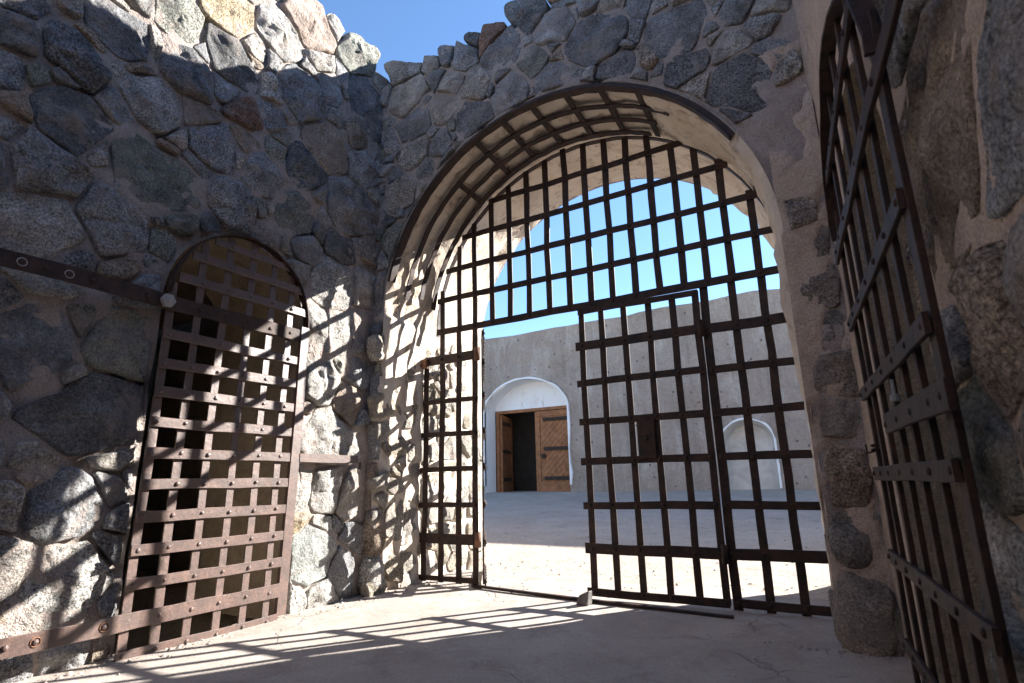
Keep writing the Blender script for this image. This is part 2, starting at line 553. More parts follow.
        for (t, h) in prof:
            for (a, b) in poly:
                u, v = cu + (a - cu) * t, cv + (b - cv) * t
                if h >= 0.2 * hh: h2 = h / hh * relief(u, v)
                else: h2 = h
                V.append(face.p(u, v, h2))
        V.append(face.p(cu, cv, relief(cu, cv)))
        Fc = []
        for j in range(len(prof) - 1):
            for k in range(N):
                a, b = j * N + k, j * N + (k + 1) % N
                Fc.append((a, b, b + N, a + N))
        L = (len(prof) - 1) * N
        for k in range(N):
            Fc.append((L + k, L + (k + 1) % N, L + N))
        Fc.append(tuple(range(N - 1, -1, -1)))
        mb.add(V, Fc)
        mb.build('stone', GRANITE, parent, True, s[4], True)
        made += 1
    return made

# ------------------------------------------------------------------ wall cores with an arched opening
def arch_curve(cu, hw, v0, spring, rise, nj=10, na=32, power=2.0):
    """from lower left up over to lower right"""
    pts = [(cu - hw, v0 + (spring - v0) * i / nj) for i in range(nj)]
    for k in range(na + 1):
        t = pi - pi * k / na
        x = math.copysign(abs(cos(t)) ** (2 / power), cos(t)); y = abs(sin(t)) ** (2 / power)
        pts.append((cu + hw * x, spring + rise * y))
    pts += [(cu + hw, spring - (spring - v0) * i / nj) for i in range(1, nj + 1)]
    return pts
def ruled_wall(mb, face, curve, cu, spring, u0, u1, v0, top, nr, amp, edge_amp=0.6, fr=5.0, grade=1.5):
    """quads between the arched curve and a box u0..u1, v0..top(u); returns inner 3D verts and the top edge verts"""
    rows = []
    for (a, b) in curve:
        if b <= spring + 1e-6:
            o = (u0 if a < cu else u1, b)
        else:
            dx, dy = a - cu, b - spring
            t = 1e9
            if dx < 0: t = min(t, (u0 - cu) / dx)
            if dx > 0: t = min(t, (u1 - cu) / dx)
            if dy > 1e-9: t = min(t, (top(a) - spring) / dy)
            o = (cu + dx * t, spring + dy * t)
            if dy > 1e-9 and o[1] > top(o[0]) - 0.02: o = (o[0], top(o[0]))
        rows.append((a, b, o))
    # move the outer points nearest the box corners exactly there
    for cu_ in (u0, u1):
        i = min(range(len(rows)), key=lambda k: math.hypot(rows[k][2][0] - cu_, rows[k][2][1] - top(cu_)))
        rows[i] = (rows[i][0], rows[i][1], (cu_, top(cu_)))
    V = []; Fc = []
    for (a, b, o) in rows:
        for j in range(nr + 1):
            t = (j / nr) ** grade
            u, v = a + (o[0] - a) * t, b + (o[1] - b) * t
            P = face.p(u, v)
            k = edge_amp if j == 0 else 1.0
            q = fbm(P, fr, 4); V.append(face.p(u, v, amp * k * (q - 0.30 if q > -0.2 else 2.6 * q + 0.02)))
    m = nr + 1
    for i in range(len(rows) - 1):
        for j in range(nr):
            Fc.append((i * m + j, i * m + j + 1, (i + 1) * m + j + 1, (i + 1) * m + j))
    mb.add(V, Fc)
    inner = [V[i * m] for i in range(len(rows))]
    outer = [V[i * m + nr] for i in range(len(rows))]
    tops = [V[i * m + nr] for i, r in enumerate(rows) if abs(r[2][1] - top(r[2][0])) < 1e-6]
    return inner, outer, tops
def loft(mb, rows):
    V = [p for r in rows for p in r]; n = len(rows[0]); Fc = []
    for j in range(len(rows) - 1):
        for k in range(n - 1):
            Fc.append((j * n + k, j * n + k + 1, (j + 1) * n + k + 1, (j + 1) * n + k))
    mb.add(V, Fc)
def rough_loft(c0, c1, f0, f1, n, amp, fr=6, start=None, end=None):
    """rows of points between two arch curves that lie at y=f0 and y=f1 (x,z curves)"""
    rows = []
    for j in range(n + 1):
        t = j / n
        r = []
        for (a, b) in zip(c0, c1):
            p = Vector((a[0] + (b[0] - a[0]) * t, f0 + (f1 - f0) * t, a[1] + (b[1] - a[1]) * t))
            q = Vector((-1.76, p.y, min(p.z, 2.3)))
            d = (p - q).normalized() if (p - q).length > 1e-6 else Vector((0, 0, 1))
            p = p + d * amp * fbm(p, fr, 4)
            r.append(p)
        rows.append(r)
    if start: rows[0] = [Vector(p) for p in start]
    if end: rows[-1] = [Vector(p) for p in end]
    return rows

# ================================================================== GROUND
def ground_z(y):
    if y < 5.0: return -0.03
    if y < 15: return -0.03 + (y - 5.0) * 0.058
    return 0.55
mb = MB()
ys = [-400, -60, -12, -3] + [0.5 * i for i in range(0, 9)] + [4.5 + 0.22 * i for i in range(1, 50)] + [16, 18, 24, 60, 400]
xs = sorted([-400, -60, -20, -3.55, -3.61] + [-14 + 0.3 * i for i in range(0, 61)]) + [8, 20, 60, 400]
V = []; Fc = []
for y in ys:
    for x in xs:
        k = 1.0 if (-15 < x < 6 and 4.6 < y < 16) else 0.0
        V.append((x, y, (ground_z(y) if not (-7.4 < x < -3.6 and 1.6 < y < 2.95) else -0.6) + k * 0.022 * fbm((x, y, 0), 1.3, 4)))  # ground sunk behind the left door, added to keep its lower cells dark
m = len(xs)
for j in range(len(ys) - 1):
    for i in range(m - 1):
        Fc.append((j * m + i, j * m + i + 1, (j + 1) * m + i + 1, (j + 1) * m + i))
mb.add(V, Fc)
g = mb.build('ground', SAND, None, True); g['kind'] = 'structure'

# interior slab with a broken outer edge
mb = MB()
V = []; Fc = []
nx, ny = 60, 40
for i in range(nx + 1):
    x = -3.53 + 4.53 * i / nx
    ye = 4.84 - 0.03 * x + 0.09 * fbm((x, 0, 0), 1.6, 4)
    for j in range(ny + 1):
        t = j / ny
        y = -3.0 + (ye + 3.0) * (1 - (1 - t) ** 1.6)
        V.append((x, y, 0.006 * fbm((x, y, 3), 1.2, 3)))
    V.append((x, ye + 0.02, -0.06))
m = ny + 2
for i in range(nx):
    for j in range(ny + 1):
        Fc.append((i * m + j, i * m + j + 1, (i + 1) * m + j + 1, (i + 1) * m + j))
mb.add(V, Fc)
f = mb.build('floor', FLOOR, None, True); f['kind'] = 'structure'

# ================================================================== GATE WALL (front wall with the big arch)
YF, YG, YO = 3.55, 4.20, 5.50
FACE_F = Face((0, YF, 0), (1, 0, 0), (0, -1, 0))
C_IN = arch_curve(-1.745, 1.615, -0.05, 2.28, 1.62, 22, 90)
C_GATE = arch_curve(-1.745, 1.60, -0.05, 2.26, 1.585, 22, 90)
C_GATE2 = arch_curve(-1.76, 1.62, -0.05, 2.28, 1.60, 22, 90)
C_OUT = arch_curve(-1.90, 1.70, -0.05, 2.42, 1.66, 22, 90)
def bulge(c):
    return [(x - 0.11 * max(0.0, min(1.0, (2.45 - z) / 0.5)) if x < -1.8 else x, z) for x, z in c]
C_GATE, C_GATE2 = bulge(C_GATE), bulge(C_GATE2)
C_IN = [(x - 0.06 * max(0.0, min(1.0, (2.3 - z) / 0.4)) if x < -1.8 else x, z) for x, z in C_IN]
def front_top(u):
    return 4.62 + 0.03 * (u + 3.5) + 0.10 * max(0.0, u + 1.9) ** 2
gate_wall = MB()
inn, out_, tops = ruled_wall(gate_wall, FACE_F, C_IN, -1.745, 2.28, -3.62, 0.20, -0.05, front_top, 30, 0.028)
FACE_O = Face((0, YO, 0), (1, 0, 0), (0, 1, 0))
ino, outo, topo = ruled_wall(gate_wall, FACE_O, C_OUT, -1.90, 2.42, -9.0, 5.0, -0.05, lambda u: 4.6, 10, 0.012)
rows = rough_loft(C_IN, C_GATE, YF, YG, 20, 0.022, 6, inn)
rows2 = rough_loft(C_GATE2, C_OUT, YG + 0.03, YO, 22, 0.018, 5, None, ino)
loft(gate_wall, rows + rows2)
gw = gate_wall.build('gate_wall', MORTAR, None, True)
# top, ends
mb = MB()
tp = sorted(tops, key=lambda p: p.x)
V = []; Fc = []
for i, p in enumerate(tp):
    V += [p, Vector((p.x, p.y + 0.5, p.z + 0.02)), Vector((p.x, YO, p.z - 0.2))]
for i in range(len(tp) - 1):
    for k in range(2):
        Fc.append((i * 3 + k, i * 3 + k + 1, (i + 1) * 3 + k + 1, (i + 1) * 3 + k))
mb.add(V, Fc)
mb.box((-9.0, YF + 0.12, -0.05), (-3.62, YO - 0.05, 4.6))
mb.box((0.20, YF + 0.12, -0.05), (5.0, YO - 0.05, 5.3))
mb.box((-3.62, YO - 0.30, 4.3), (0.2, YO - 0.05, 4.62))
mb.build('wall_core', MORTAR, gw, True)
# plaster skin on the vault, a shell set 8 mm inside the core
mb = MB()
def layers(p, f):
    # old coats of plaster that end in ragged edges on the right haunch
    a = math.degrees(atan2(p.z - 2.28, p.x + 1.745))
    if p.z < 1.2 or a > 66: return 0.0
    k = max(0.0, min(1.0, (66 - a) / 10)) * max(0.0, min(1.0, (p.z - 1.2) / 0.6))
    w = 0.10 * fbm((a * 0.05, 0, 0), 1.3, 4)
    return k * (0.020 * (f < 0.30 + w) + 0.022 * (f < 0.62 + w * 1.3))
sk = []
for jj, r in enumerate(rows):
    rr = []
    for p in r:
        q = Vector((-1.745, p.y, min(p.z, 2.28))); p = Vector(p) + Vector((0, -0.003 if jj == 0 else 0, 0))
        rr.append(p + (q - p).normalized() * (0.004 if jj == 0 else 1.0) * (layers(p, jj / 20) + 0.006 + 0.020 * max(0.0, min(1.0, 0.5 + 6 * fbm(p, 2.4, 5))) + 0.006 * fbm(p, 9, 3)))
    sk.append(rr)
loft(mb, sk)
mb.build('vault_plaster', PLASTER, gw, True)
mb = MB()
sk = []
for r in rows2[:-1]:
    rr = []
    for p in r:
        q = Vector((-1.8, p.y, min(p.z, 2.3)))
        rr.append(p + (q - p).normalized() * (0.004 + 0.030 * max(0.0, min(1.0, 0.4 + 6 * fbm(p, 2.4, 5))) + 0.008 * fbm(p, 9, 3)))
    sk.append(rr)
nmin = min(len(r) for r in sk)
sk = [r[(len(r) - nmin) // 2:(len(r) - nmin) // 2 + nmin] for r in sk]
loft(mb, sk)
mb.build('vault_plaster', PLASTER, gw, True)
tag(gw, 'stone wall with the big arched gateway straight ahead', 'wall')

def in_arch(u, v, m=0.0):
    if v < 2.28: return -1.745 - 1.615 - m < u < -1.745 + 1.615 + m
    return math.hypot(u + 1.745, v - 2.28) < 1.615 + m
def adj_front(u, v):
    if v > 2.28:
        d = math.hypot(u + 1.745, v - 2.28)
        if d < 1.645:
            k = 1.645 / max(d, 1e-6)
            return -1.745 + (u + 1.745) * k, 2.28 + (v - 2.28) * k
    elif -3.42 < u < -3.0: return -3.40 + 0.05 * fbm((u, v, 0), 5, 3), v
    elif -0.6 < u < -0.10: return -0.10 + 0.03 * fbm((u, v, 0), 5, 3), v
    return u, v
front_hand = [(407, 76, 13, 9), (432, 66, 11, 7), (435, 80, 12, 8, -30), (447, 58, 8, 8), (465, 58, 14, 12), (475, 44, 7, 7, 0, 'd'),
    (492, 42, 15, 11, -25, 'r'), (506, 51, 27, 15, -20), (530, 18, 17, 14, -15, 'd'), (557, 28, 22, 17, -10), (565, 2, 17, 7),
    (410, 100, 21, 18), (452, 86, 22, 9, -20), (477, 84, 21, 13, -20), (532, 62, 20, 13, -15), (503, 72, 12, 9, -25), (513, 90, 23, 14, -20),
    (552, 78, 19, 14, -15), (445, 107, 21, 12, -15), (473, 119, 23, 15, -10), (415, 122, 26, 14, -15), (413, 153, 19, 14), (394, 140, 10, 14),
    (600, 38, 40, 18, -25), (610, 8, 18, 11, -30), (665, 2, 19, 8), (682, 30, 42, 21, -10), (618, 70, 31, 13, -5, 's'), (650, 56, 17, 9),
    (686, 62, 23, 20, -25, 's'), (745, 82, 36, 25, -8, 's'), (732, 46, 20, 14), (762, 26, 13, 15), (768, 52, 20, 12), (738, 8, 16, 14),
    (570, -20, 26, 14), (620, -18, 24, 13), (690, -16, 40, 16), (400, 195, 12, 22), (398, 240, 11, 20), (398, 175, 9, 12), (440, 145, 12, 12), (425, 190, 8, 14),
    (798, 215, 14, 12, 0, 'p'), (808, 245, 14, 17, 0, 'p'), (817, 292, 15, 22, 0, 'p'), (822, 333, 14, 19, 0, 'q'), (834, 376, 17, 24, 0, 'p'), (838, 413, 18, 16, 0, 'p'),
    (853, 545, 20, 26, 0, 'q'), (870, 630, 28, 44, 0, 'p'), (860, 592, 20, 12, 0, 'p'), (849, 478, 16, 24, 0, 't'), (800, 180, 10, 14, 0, 'p'), (366, 488, 15, 24, 0, 't'), (364, 540, 15, 24), (366, 583, 14, 15, 0, 'w'), (371, 440, 13, 22), (378, 390, 11, 24), (383, 335, 10, 26), (388, 290, 8, 16)]
def keep_front(u, v):
    if in_arch(u, v, 0.03): return False
    if v > front_top(u) + 0.30: return False
    if u > 0.04: return False
    if u > -0.25 and 2.4 < v < 3.3: return False
    return True
make_stones(FACE_F, front_hand, (-3.5, 0.05, 2.8, 5.6), [0.07, 0.1, 0.13], gw, keep_front, 0.008, 0.9, 2600, 200, adj_front,
            lambda u, v: v > front_top(u) - 0.2, None, lambda u, v: v < front_top(u) - 0.02 or u > -1.3)
# loose capping rocks behind the edge
for i in range(16):
    x = -3.45 + i * 0.23 + random.uniform(-0.05, 0.05)
    r = random.uniform(0.10, 0.17)
    mb = MB(); V = []; Fc = []
    c = Vector((x, YF + random.uniform(0.22, 0.4), front_top(x) - 0.02 + random.uniform(0.0, 0.05)))
    n1, n2 = 12, 8
    for a in range(n2 + 1):
        for b in range(n1):
            t, ph = pi * a / n2, 2 * pi * b / n1
            d = Vector((sin(t) * cos(ph) * 1.2, sin(t) * sin(ph), cos(t) * 0.8))
            V.append(c + d * r * (1 + 0.35 * fbm(d * 1.2 + c * 3, 1.5, 3)))
    for a in range(n2):
        for b in range(n1):
            Fc.append((a * n1 + b, a * n1 + (b + 1) % n1, (a + 1) * n1 + (b + 1) % n1, (a + 1) * n1 + b))
    mb.add(V, Fc)
    mb.build('stone', GRANITE, gw, True, shade(), True)

# patchy plaster left on the right pier
mb = MB(); V = []; Fc = []
nu, nv = 14, 110
for j in range(nv + 1):
    for i in range(nu + 1):
        u = -0.150 + 0.28 * i / nu; v = 3.55 * j / nv
        if v > 2.28: u = max(u, -1.745 + sqrt(max(0.0, 1.612 ** 2 - (v - 2.28) ** 2)))
        k = fbm((u * 1.5, v, 4), 2.6, 5)
        h = -0.02 + 0.034 * max(0.0, min(1.0, 0.40 + 4.5 * k - 3.0 * max(0, v - 3.2) - 2.0 * max(0, 0.35 - v))) + 0.003 * fbm((u, v, 0), 12, 3)
        V.append(FACE_F.p(u, v, h))
for j in range(nv):
    for i in range(nu):
        a = j * (nu + 1) + i
        Fc.append((a, a + 1, a + nu + 2, a + nu + 1))
mb.add(V, Fc)
mb.build('plaster_patch', PLMORT, gw, True)

def rock(parent, c, sx, sy, sz, colr):
    mb = MB(); V = []; Fc = []
    c = Vector(c); n1, n2 = 24, 16
    for a in range(n2 + 1):
        for b in range(n1):
            t, ph = pi * a / n2, 2 * pi * b / n1
            d = Vector((math.copysign(abs(sin(t) * cos(ph)) ** 0.75, cos(ph)), math.copysign(abs(sin(t) * sin(ph)) ** 0.75, sin(ph)), math.copysign(abs(cos(t)) ** 0.75, cos(t))))
            k = 1 + 0.16 * fbm(d + c * 3, 1.6, 4)
            V.append(c + Vector((d.x * sx, d.y * sy, d.z * sz)) * k)
    for a in range(n2):
        for b in range(n1):
            Fc.append((a * n1 + b, a * n1 + (b + 1) % n1, (a + 1) * n1 + (b + 1) % n1, (a + 1) * n1 + b))
    mb.add(V, Fc)
    mb.build('stone', GRANITE, parent, True, colr, True)
rock(gw, (-0.03, YF + 0.03, 0.16), 0.15, 0.13, 0.20, NAMED['p'])
rock(gw, (-0.05, YF + 0.05, 0.50), 0.11, 0.10, 0.13, NAMED['q'])
rock(gw, (-3.44, YF + 0.05, 0.14), 0.09, 0.10, 0.15, NAMED['w'])
rock(gw, (-3.45, YF + 0.06, 0.45), 0.09, 0.10, 0.17, NAMED['t'])

# left reveal of the gateway: stones on the jamb
jd = Vector((-3.61 + 3.41, YO - YF, 0)).normalized()
FACE_J = Face((-3.385, YF, 0), jd, (jd.y, -jd.x, 0))
def cream():
    k = random.uniform(0.85, 1.1)
    return tuple(x * k for x in random.choice([(0.42, 0.38, 0.33), (0.46, 0.42, 0.37), (0.36, 0.33, 0.29), (0.40, 0.35, 0.28)]))
make_stones(FACE_J, [], (0.02, 1.78, 0.0, 2.55), [0.07, 0.10, 0.14], gw, lambda u, v: 0 < u < 1.84 and 0 < v < 2.5, 0.012, 0.9, 1500, 90, None, None, cream)
# quoins that turn the corner at the floor
jr = Face((-0.13, YO, 0), (0.02, -1, 0), (-1, -0.02, 0))
make_stones(jr, [], (0.02, 1.25, 0.0, 2.5), [0.09, 0.13], gw, lambda u, v: 0 < u < 1.3 and 0 < v < 2.4, 0.014, 0.8, 600, 50, None, None, cream)

# ================================================================== LEFT WALL
XL = -3.48
FACE_L = Face((XL, 0, 0), (0, 1, 0), (1, 0, 0))
DC, DW, DS, DR = 2.275, 0.525, 2.02, 0.55    # door opening centre, half width, spring, rise
def left_top(u):
    return 4.85 + (3.55 - u) * 0.125
lw = MB()
C_D = arch_curve(DC, DW, -0.05, DS, DR, 22, 50)
inn, out_, tops = ruled_wall(lw, FACE_L, C_D, DC, DS, -3.2, 3.75, -0.05, left_top, 40, 0.028)
rw = []
for j in range(7):
    t = j / 6
    rw.append([p + Vector((-1.0 * t, 0, 0)) + (Vector((0, 0.02 * fbm(p * 3 + Vector((j, 0, 0)), 2, 3), 0)) if j else Vector()) for p in inn])
left_wall = lw.build('side_wall', MORTAR, None, True)
mb = MB(); loft(mb, rw)
mb.build('door_reveal', OLIVE, left_wall, True)
mb = MB()
V = []; Fc = []
tp = sorted(tops, key=lambda p: p.y)
for p in tp:
    V += [p, p + Vector((-0.5, 0, 0.05)), p + Vector((-1.0, 0, -0.1))]
for i in range(len(tp) - 1):
    for k in range(2):
        Fc.append((i * 3 + k, i * 3 + k + 1, (i + 1) * 3 + k + 1, (i + 1) * 3 + k))
mb.add(V, Fc)
# outer skin and cell behind the door
mb.box((-4.62, -3.2, -0.05), (-4.49, DC - DW - 0.02, 5.0))
mb.box((-4.62, DC + DW + 0.02, -0.05), (-4.49, 3.75, 4.7))
mb.box((-4.62, DC - DW - 0.02, DS + DR + 0.02), (-4.49, DC + DW + 0.02, 4.8))
mb.box((-4.40, -3.3, -0.05), (-3.6, -3.2, 5.2))
mb.build('wall_core', MORTAR, left_wall, True)
mb = MB()
mb.box((-7.6, 0.4, 2.8), (-4.6, 4.2, 2.9)); mb.box((-7.7, 0.4, -0.05), (-7.6, 4.2, 2.9))
mb.box((-7.6, 0.3, -0.05), (-4.6, 0.4, 2.9)); mb.box((-7.6, 4.2, -0.05), (-4.6, 4.3, 2.9))
mb.build('cell_interior', OLIVE, left_wall)
tag(left_wall, 'rough stone wall on the left with the small arched doorway', 'wall')

def in_door(u, v, m=0.0):
    if v < DS: return abs(u - DC) < DW + m
    return ((u - DC) / (DW + m)) ** 2 + ((v - DS) / (DR + m)) ** 2 < 1
def adj_left(u, v):
    m = 0.03
    if v < DS:
        if DC - DW - m < u < DC: return DC - DW - m, v
        if DC <= u < DC + DW + m: return DC + DW + m, v
        return u, v
    e = sqrt(((u - DC) / (DW + m)) ** 2 + ((v - DS) / (DR + m)) ** 2)
    if e < 1: return DC + (u - DC) / max(e, 1e-3), DS + (v - DS) / max(e, 1e-3)
    return u, v
left_hand = [(113, 30, 38, 26, 25), (177, 15, 22, 24), (68, 57, 42, 19, 25, 'd'), (18, 32, 28, 13, 20, 'd'), (5, 70, 14, 26), (35, 81, 15, 11, 0, 'g'),
    (65, 79, 15, 7), (62, 119, 44, 27, 5, 'd'), (150, 100, 42, 16, 35, 'w'), (112, 105, 16, 13), (185, 73, 26, 21, 30), (155, 47, 6, 16, -15),
    (225, 10, 26, 22, 15, 'y'), (278, 36, 20, 23, 20, 'w'), (307, 24, 34, 16, 42, 'o'), (318, 56, 18, 13, 35), (353, 60, 20, 14, 35), (336, 33, 6, 14, -30),
    (228, 62, 30, 23, 30, 'd'), (225, 83, 17, 11, 30), (270, 90, 10, 12, -20), (298, 93, 27, 19, 40), (366, 105, 22, 24, 30, 's'), (330, 88, 12, 15, 30),
    (246, 112, 18, 10, 20, 'r'), (38, 166, 43, 25), (152, 178, 44, 33, 25, 'g'), (35, 228, 45, 31, 10), (113, 226, 32, 28), (156, 241, 13, 17), (176, 220, 16, 11),
    (100, 152, 9, 9), (213, 148, 24, 20), (261, 177, 20, 16), (303, 170, 23, 18, 20, 'd'), (325, 147, 21, 20, 35), (231, 204, 24, 20), (293, 215, 25, 16),
    (347, 210, 25, 24), (361, 168, 18, 16), (357, 140, 14, 12, 40), (265, 233, 12, 10), (304, 247, 18, 12), (340, 245, 14, 14, 0, 'd'),
    (330, 285, 18, 22, 0, 'w'), (316, 330, 15, 22, 0, 'w'), (336, 335, 12, 24, 0, 'w'), (318, 385, 20, 20, 0, 'w'), (322, 435, 30, 19, 0, 'w'), (298, 492, 15, 18, 0, 'w'), (325, 492, 18, 19, 0, 'w'),
    (300, 522, 12, 8, 0, 'y'), (322, 525, 12, 10, 0, 'w'), (309, 556, 28, 23, -12, 'b'), (290, 600, 15, 17, 0, 'w'), (317, 594, 14, 15, 0, 'w'), (340, 565, 9, 26), (345, 500, 8, 26),
    (30, 342, 37, 37), (116, 350, 37, 37, 10), (78, 372, 11, 15), (75, 414, 78, 30, 0, 'd'), (34, 456, 39, 10), (112, 458, 25, 10), (58, 505, 38, 34), (8, 512, 14, 38),
    (106, 490, 14, 22), (128, 474, 13, 9), (118, 520, 12, 12), (62, 582, 37, 38, 0, 'w'), (105, 545, 12, 14), (12, 572, 16, 24), (62, 655, 32, 18), (15, 668, 18, 14), (96, 652, 10, 18),
    (35, 282, 36, 8, 10), (140, 290, 20, 12, 10), (60, 260, 30, 10, 12), (120, 268, 30, 8, 12), (110, 600, 9, 12)]
def keep_left(u, v):
    if in_door(u, v, 0.035): return False
    if v > left_top(u) + 0.12: return False
    return -0.6 < u < 3.52 and v > 0.01
make_stones(FACE_L, left_hand, (-0.6, 3.5, 0.05, 5.5), [0.06, 0.09, 0.13, 0.18], left_wall, keep_left, 0.007, 1.0, 5000, 295, adj_left,
            lambda u, v: v > left_top(u) - 0.15, None, lambda u, v: v < left_top(u) + 0.03)
for i in range(12):
    y = 3.5 - i * 0.27
    r = random.uniform(0.11, 0.18)
    mb = MB(); V = []; Fc = []
    c = Vector((XL - random.uniform(0.12, 0.25), y, left_top(y) - 0.03))
    n1, n2 = 12, 8
    for a in range(n2 + 1):
        for b in range(n1):
            t, ph = pi * a / n2, 2 * pi * b / n1
            d = Vector((sin(t) * cos(ph), sin(t) * sin(ph) * 1.3, cos(t) * 0.7))
            V.append(c + d * r * (1 + 0.35 * fbm(d * 1.2 + c * 3, 1.5, 3)))
    for a in range(n2):
        for b in range(n1):
            Fc.append((a * n1 + b, a * n1 + (b + 1) % n1, (a + 1) * n1 + (b + 1) % n1, (a + 1) * n1 + b))
    mb.add(V, Fc)
    mb.build('stone', GRANITE, left_wall, True, shade(), True)

# ================================================================== RIGHT WALL
rd = Vector((0.0798, -1.0, 0)).normalized()          # from the corner towards the camera
FACE_R = Face((0.108, 3.604, 0), rd, (-rd.y * -1, 0, 0))
FACE_R.N = Vector((rd.y, -rd.x, 0)).normalized()
if FACE_R.N.x > 0: FACE_R.N = -FACE_R.N
RCN, RHW, RS, RR = 1.20, 0.50, 1.85, 0.55
rwm = MB()
C_R = arch_curve(RCN, RHW, -0.05, RS, RR, 10, 26)
inn, out_, tops = ruled_wall(rwm, FACE_R, C_R, RCN, RS, -0.12, 6.6, -0.05, lambda u: 5.6, 40, 0.018)
right_wall = rwm.build('side_wall', PLMORT, None, True)
mb = MB()
loft(mb, [inn, [p - FACE_R.N * 0.25 for p in inn], [p - FACE_R.N * 0.55 for p in inn]])
bk = [FACE_R.p(RCN - RHW - 0.1 + 0.14 * i, -0.05 + 0.14 * j, -0.5 + 0.03 * fbm((i, j, 0), 0.37, 3)) for j in range(19) for i in range(12)]
mb.add(bk, [(j * 12 + i, j * 12 + i + 1, (j + 1) * 12 + i + 1, (j + 1) * 12 + i) for j in range(18) for i in range(11)])
mb.build('door_reveal', OLIVE, right_wall, True)
mb = MB()
def slab(mb, u0, u1, v0, v1, h0, h1, face):
    P = [face.p(u, v, h) for h in (h0, h1) for (u, v) in ((u0, v0), (u1, v0), (u1, v1), (u0, v1))]
    mb.add(P, [(0, 1, 2, 3), (4, 7, 6, 5), (0, 4, 5, 1), (1, 5, 6, 2), (2, 6, 7, 3), (3, 7, 4, 0)])
slab(mb, -0.12, 6.6, -0.05, 5.6, -1.1, -1.0, FACE_R)
slab(mb, -0.12, 6.6, 5.52, 5.6, -1.0, -0.06, FACE_R)
slab(mb, 6.5, 6.6, -0.05, 5.5, -1.0, -0.06, FACE_R)
mb.build('wall_core', PLMORT, right_wall)
tag(right_wall, 'stone wall close on the right behind the folded iron gate', 'wall')
right_hand = [(962, 110, 40, 120, 8, 't'), (1030, 90, 34, 120, 5), (930, 285, 26, 40, 10, 't'), (975, 275, 24, 22, -30, 't'), (1010, 330, 40, 60, 0, 't'), (965, 350, 22, 30, 10),
              (1000, 440, 36, 50, 0), (1010, 540, 30, 44, 0), (1020, 640, 30, 44, 0), (905, 30, 16, 40, 0)]
RSH = [(0.36, 0.30, 0.255), (0.30, 0.26, 0.225), (0.33, 0.295, 0.265)]
def rcol():
    k = random.uniform(0.85, 1.15); return tuple(x * k for x in random.choice(RSH))
def keep_right(u, v):
    if v > DS and ((u - RCN) / (RHW + .04)) ** 2 + ((v - RS) / (RR + .04)) ** 2 < 1: return False
    if v <= RS and abs(u - RCN) < RHW + 0.04: return False
    return 1.55 < u < 4.6 and 0.02 < v < 4.6
def adj_right(u, v):
    if v < RS and u < RCN + RHW + 0.03: return RCN + RHW + 0.03, v
    return u, v
make_stones(FACE_R, right_hand, (1.6, 4.6, 0.05, 4.6), [0.12, 0.18, 0.24], right_wall, keep_right, 0.010, 1.0, 1500, 110, adj_right, None, rcol)
# blocking stones seen dimly through the bars
FACE_RB = Face(FACE_R.p(0, 0, -0.46), rd, FACE_R.N)
make_stones(FACE_RB, [], (RCN - RHW, RCN + RHW, 0.05, 2.4), [0.09, 0.13], right_wall, lambda u, v: abs(u - RCN) < RHW and 0.03 < v < 2.35, 0.015, 0.7, 800, 60, None, None, rcol)

# ================================================================== GATE GRILLE
ROWS = [0.045, 0.353, 0.667, 0.990, 1.303, 1.615, 1.922]
LINTEL = 2.275
UP = [2.588, 2.887, 3.198, 3.500]
COLS = [-3.207, -3.008, -2.832, -2.637, -2.442, -2.244, -2.047, -1.85, -1.655, -1.463, -1.272, -1.079, -0.89, -0.715, -0.54, -0.348]
BW, BT = 0.055, 0.013
def arch_z(x, r=1.55, cx=-1.72, z0=2.24):
    d = r * r - (x - cx) ** 2
    return z0 + sqrt(d) if d > 0 else z0
def arch_x(z, r=1.55, cx=-1.72, z0=2.24):
    if z <= z0: return cx - r, cx + r
    d = r * r - (z - z0) ** 2
    if d <= 0: return None
    return cx - sqrt(d), cx + sqrt(d)
YV, YH = YG + 0.012, YG - 0.004       # verticals behind, horizontals in front
grille = empty('arch_grille', (-1.7, YG, 2.25))
def vbar(parent, x, z0, z1, w=BW, y=YV, mat=IRON, name='bar'):
    m = MB(); m.bar((x, y, z0), (x, y, z1), w, BT, (1, 0, 0), 0.005, 0.3)
    o = m.build(name, mat); return under(o, parent)
def hbar(parent, z, x0, x1, w=BW, y=YH, mat=IRON, rivets=(), name='strap', t=BT):
    m = MB(); m.bar((x0, y, z), (x1, y, z), w, t, (0, 0, 1), 0.005, 0.3)
    for x in rivets:
        if x0 + 0.01 < x < x1 - 0.01: m.rivet((x + random.uniform(-.004, .004), y - t / 2, z + random.uniform(-.005, .005)), (0, -1, 0), random.uniform(0.013, 0.017), 0.012)
    o = m.build(name, mat); return under(o, parent)
LX, RX = -2.835, -0.752     # jambs of the opening below the lintel
for x in COLS:
    top = arch_z(x) + random.uniform(-0.02, 0.03)
    vbar(grille, x, LINTEL - 0.02, top)
for i, z in enumerate(UP):
    e = arch_x(z)
    if e: hbar(grille, z, e[0] - 0.03, e[1] + 0.03, BW, YH, IRON, COLS)
hbar(grille, LINTEL, -3.26, -0.17, 0.062, YH, IRON, COLS)
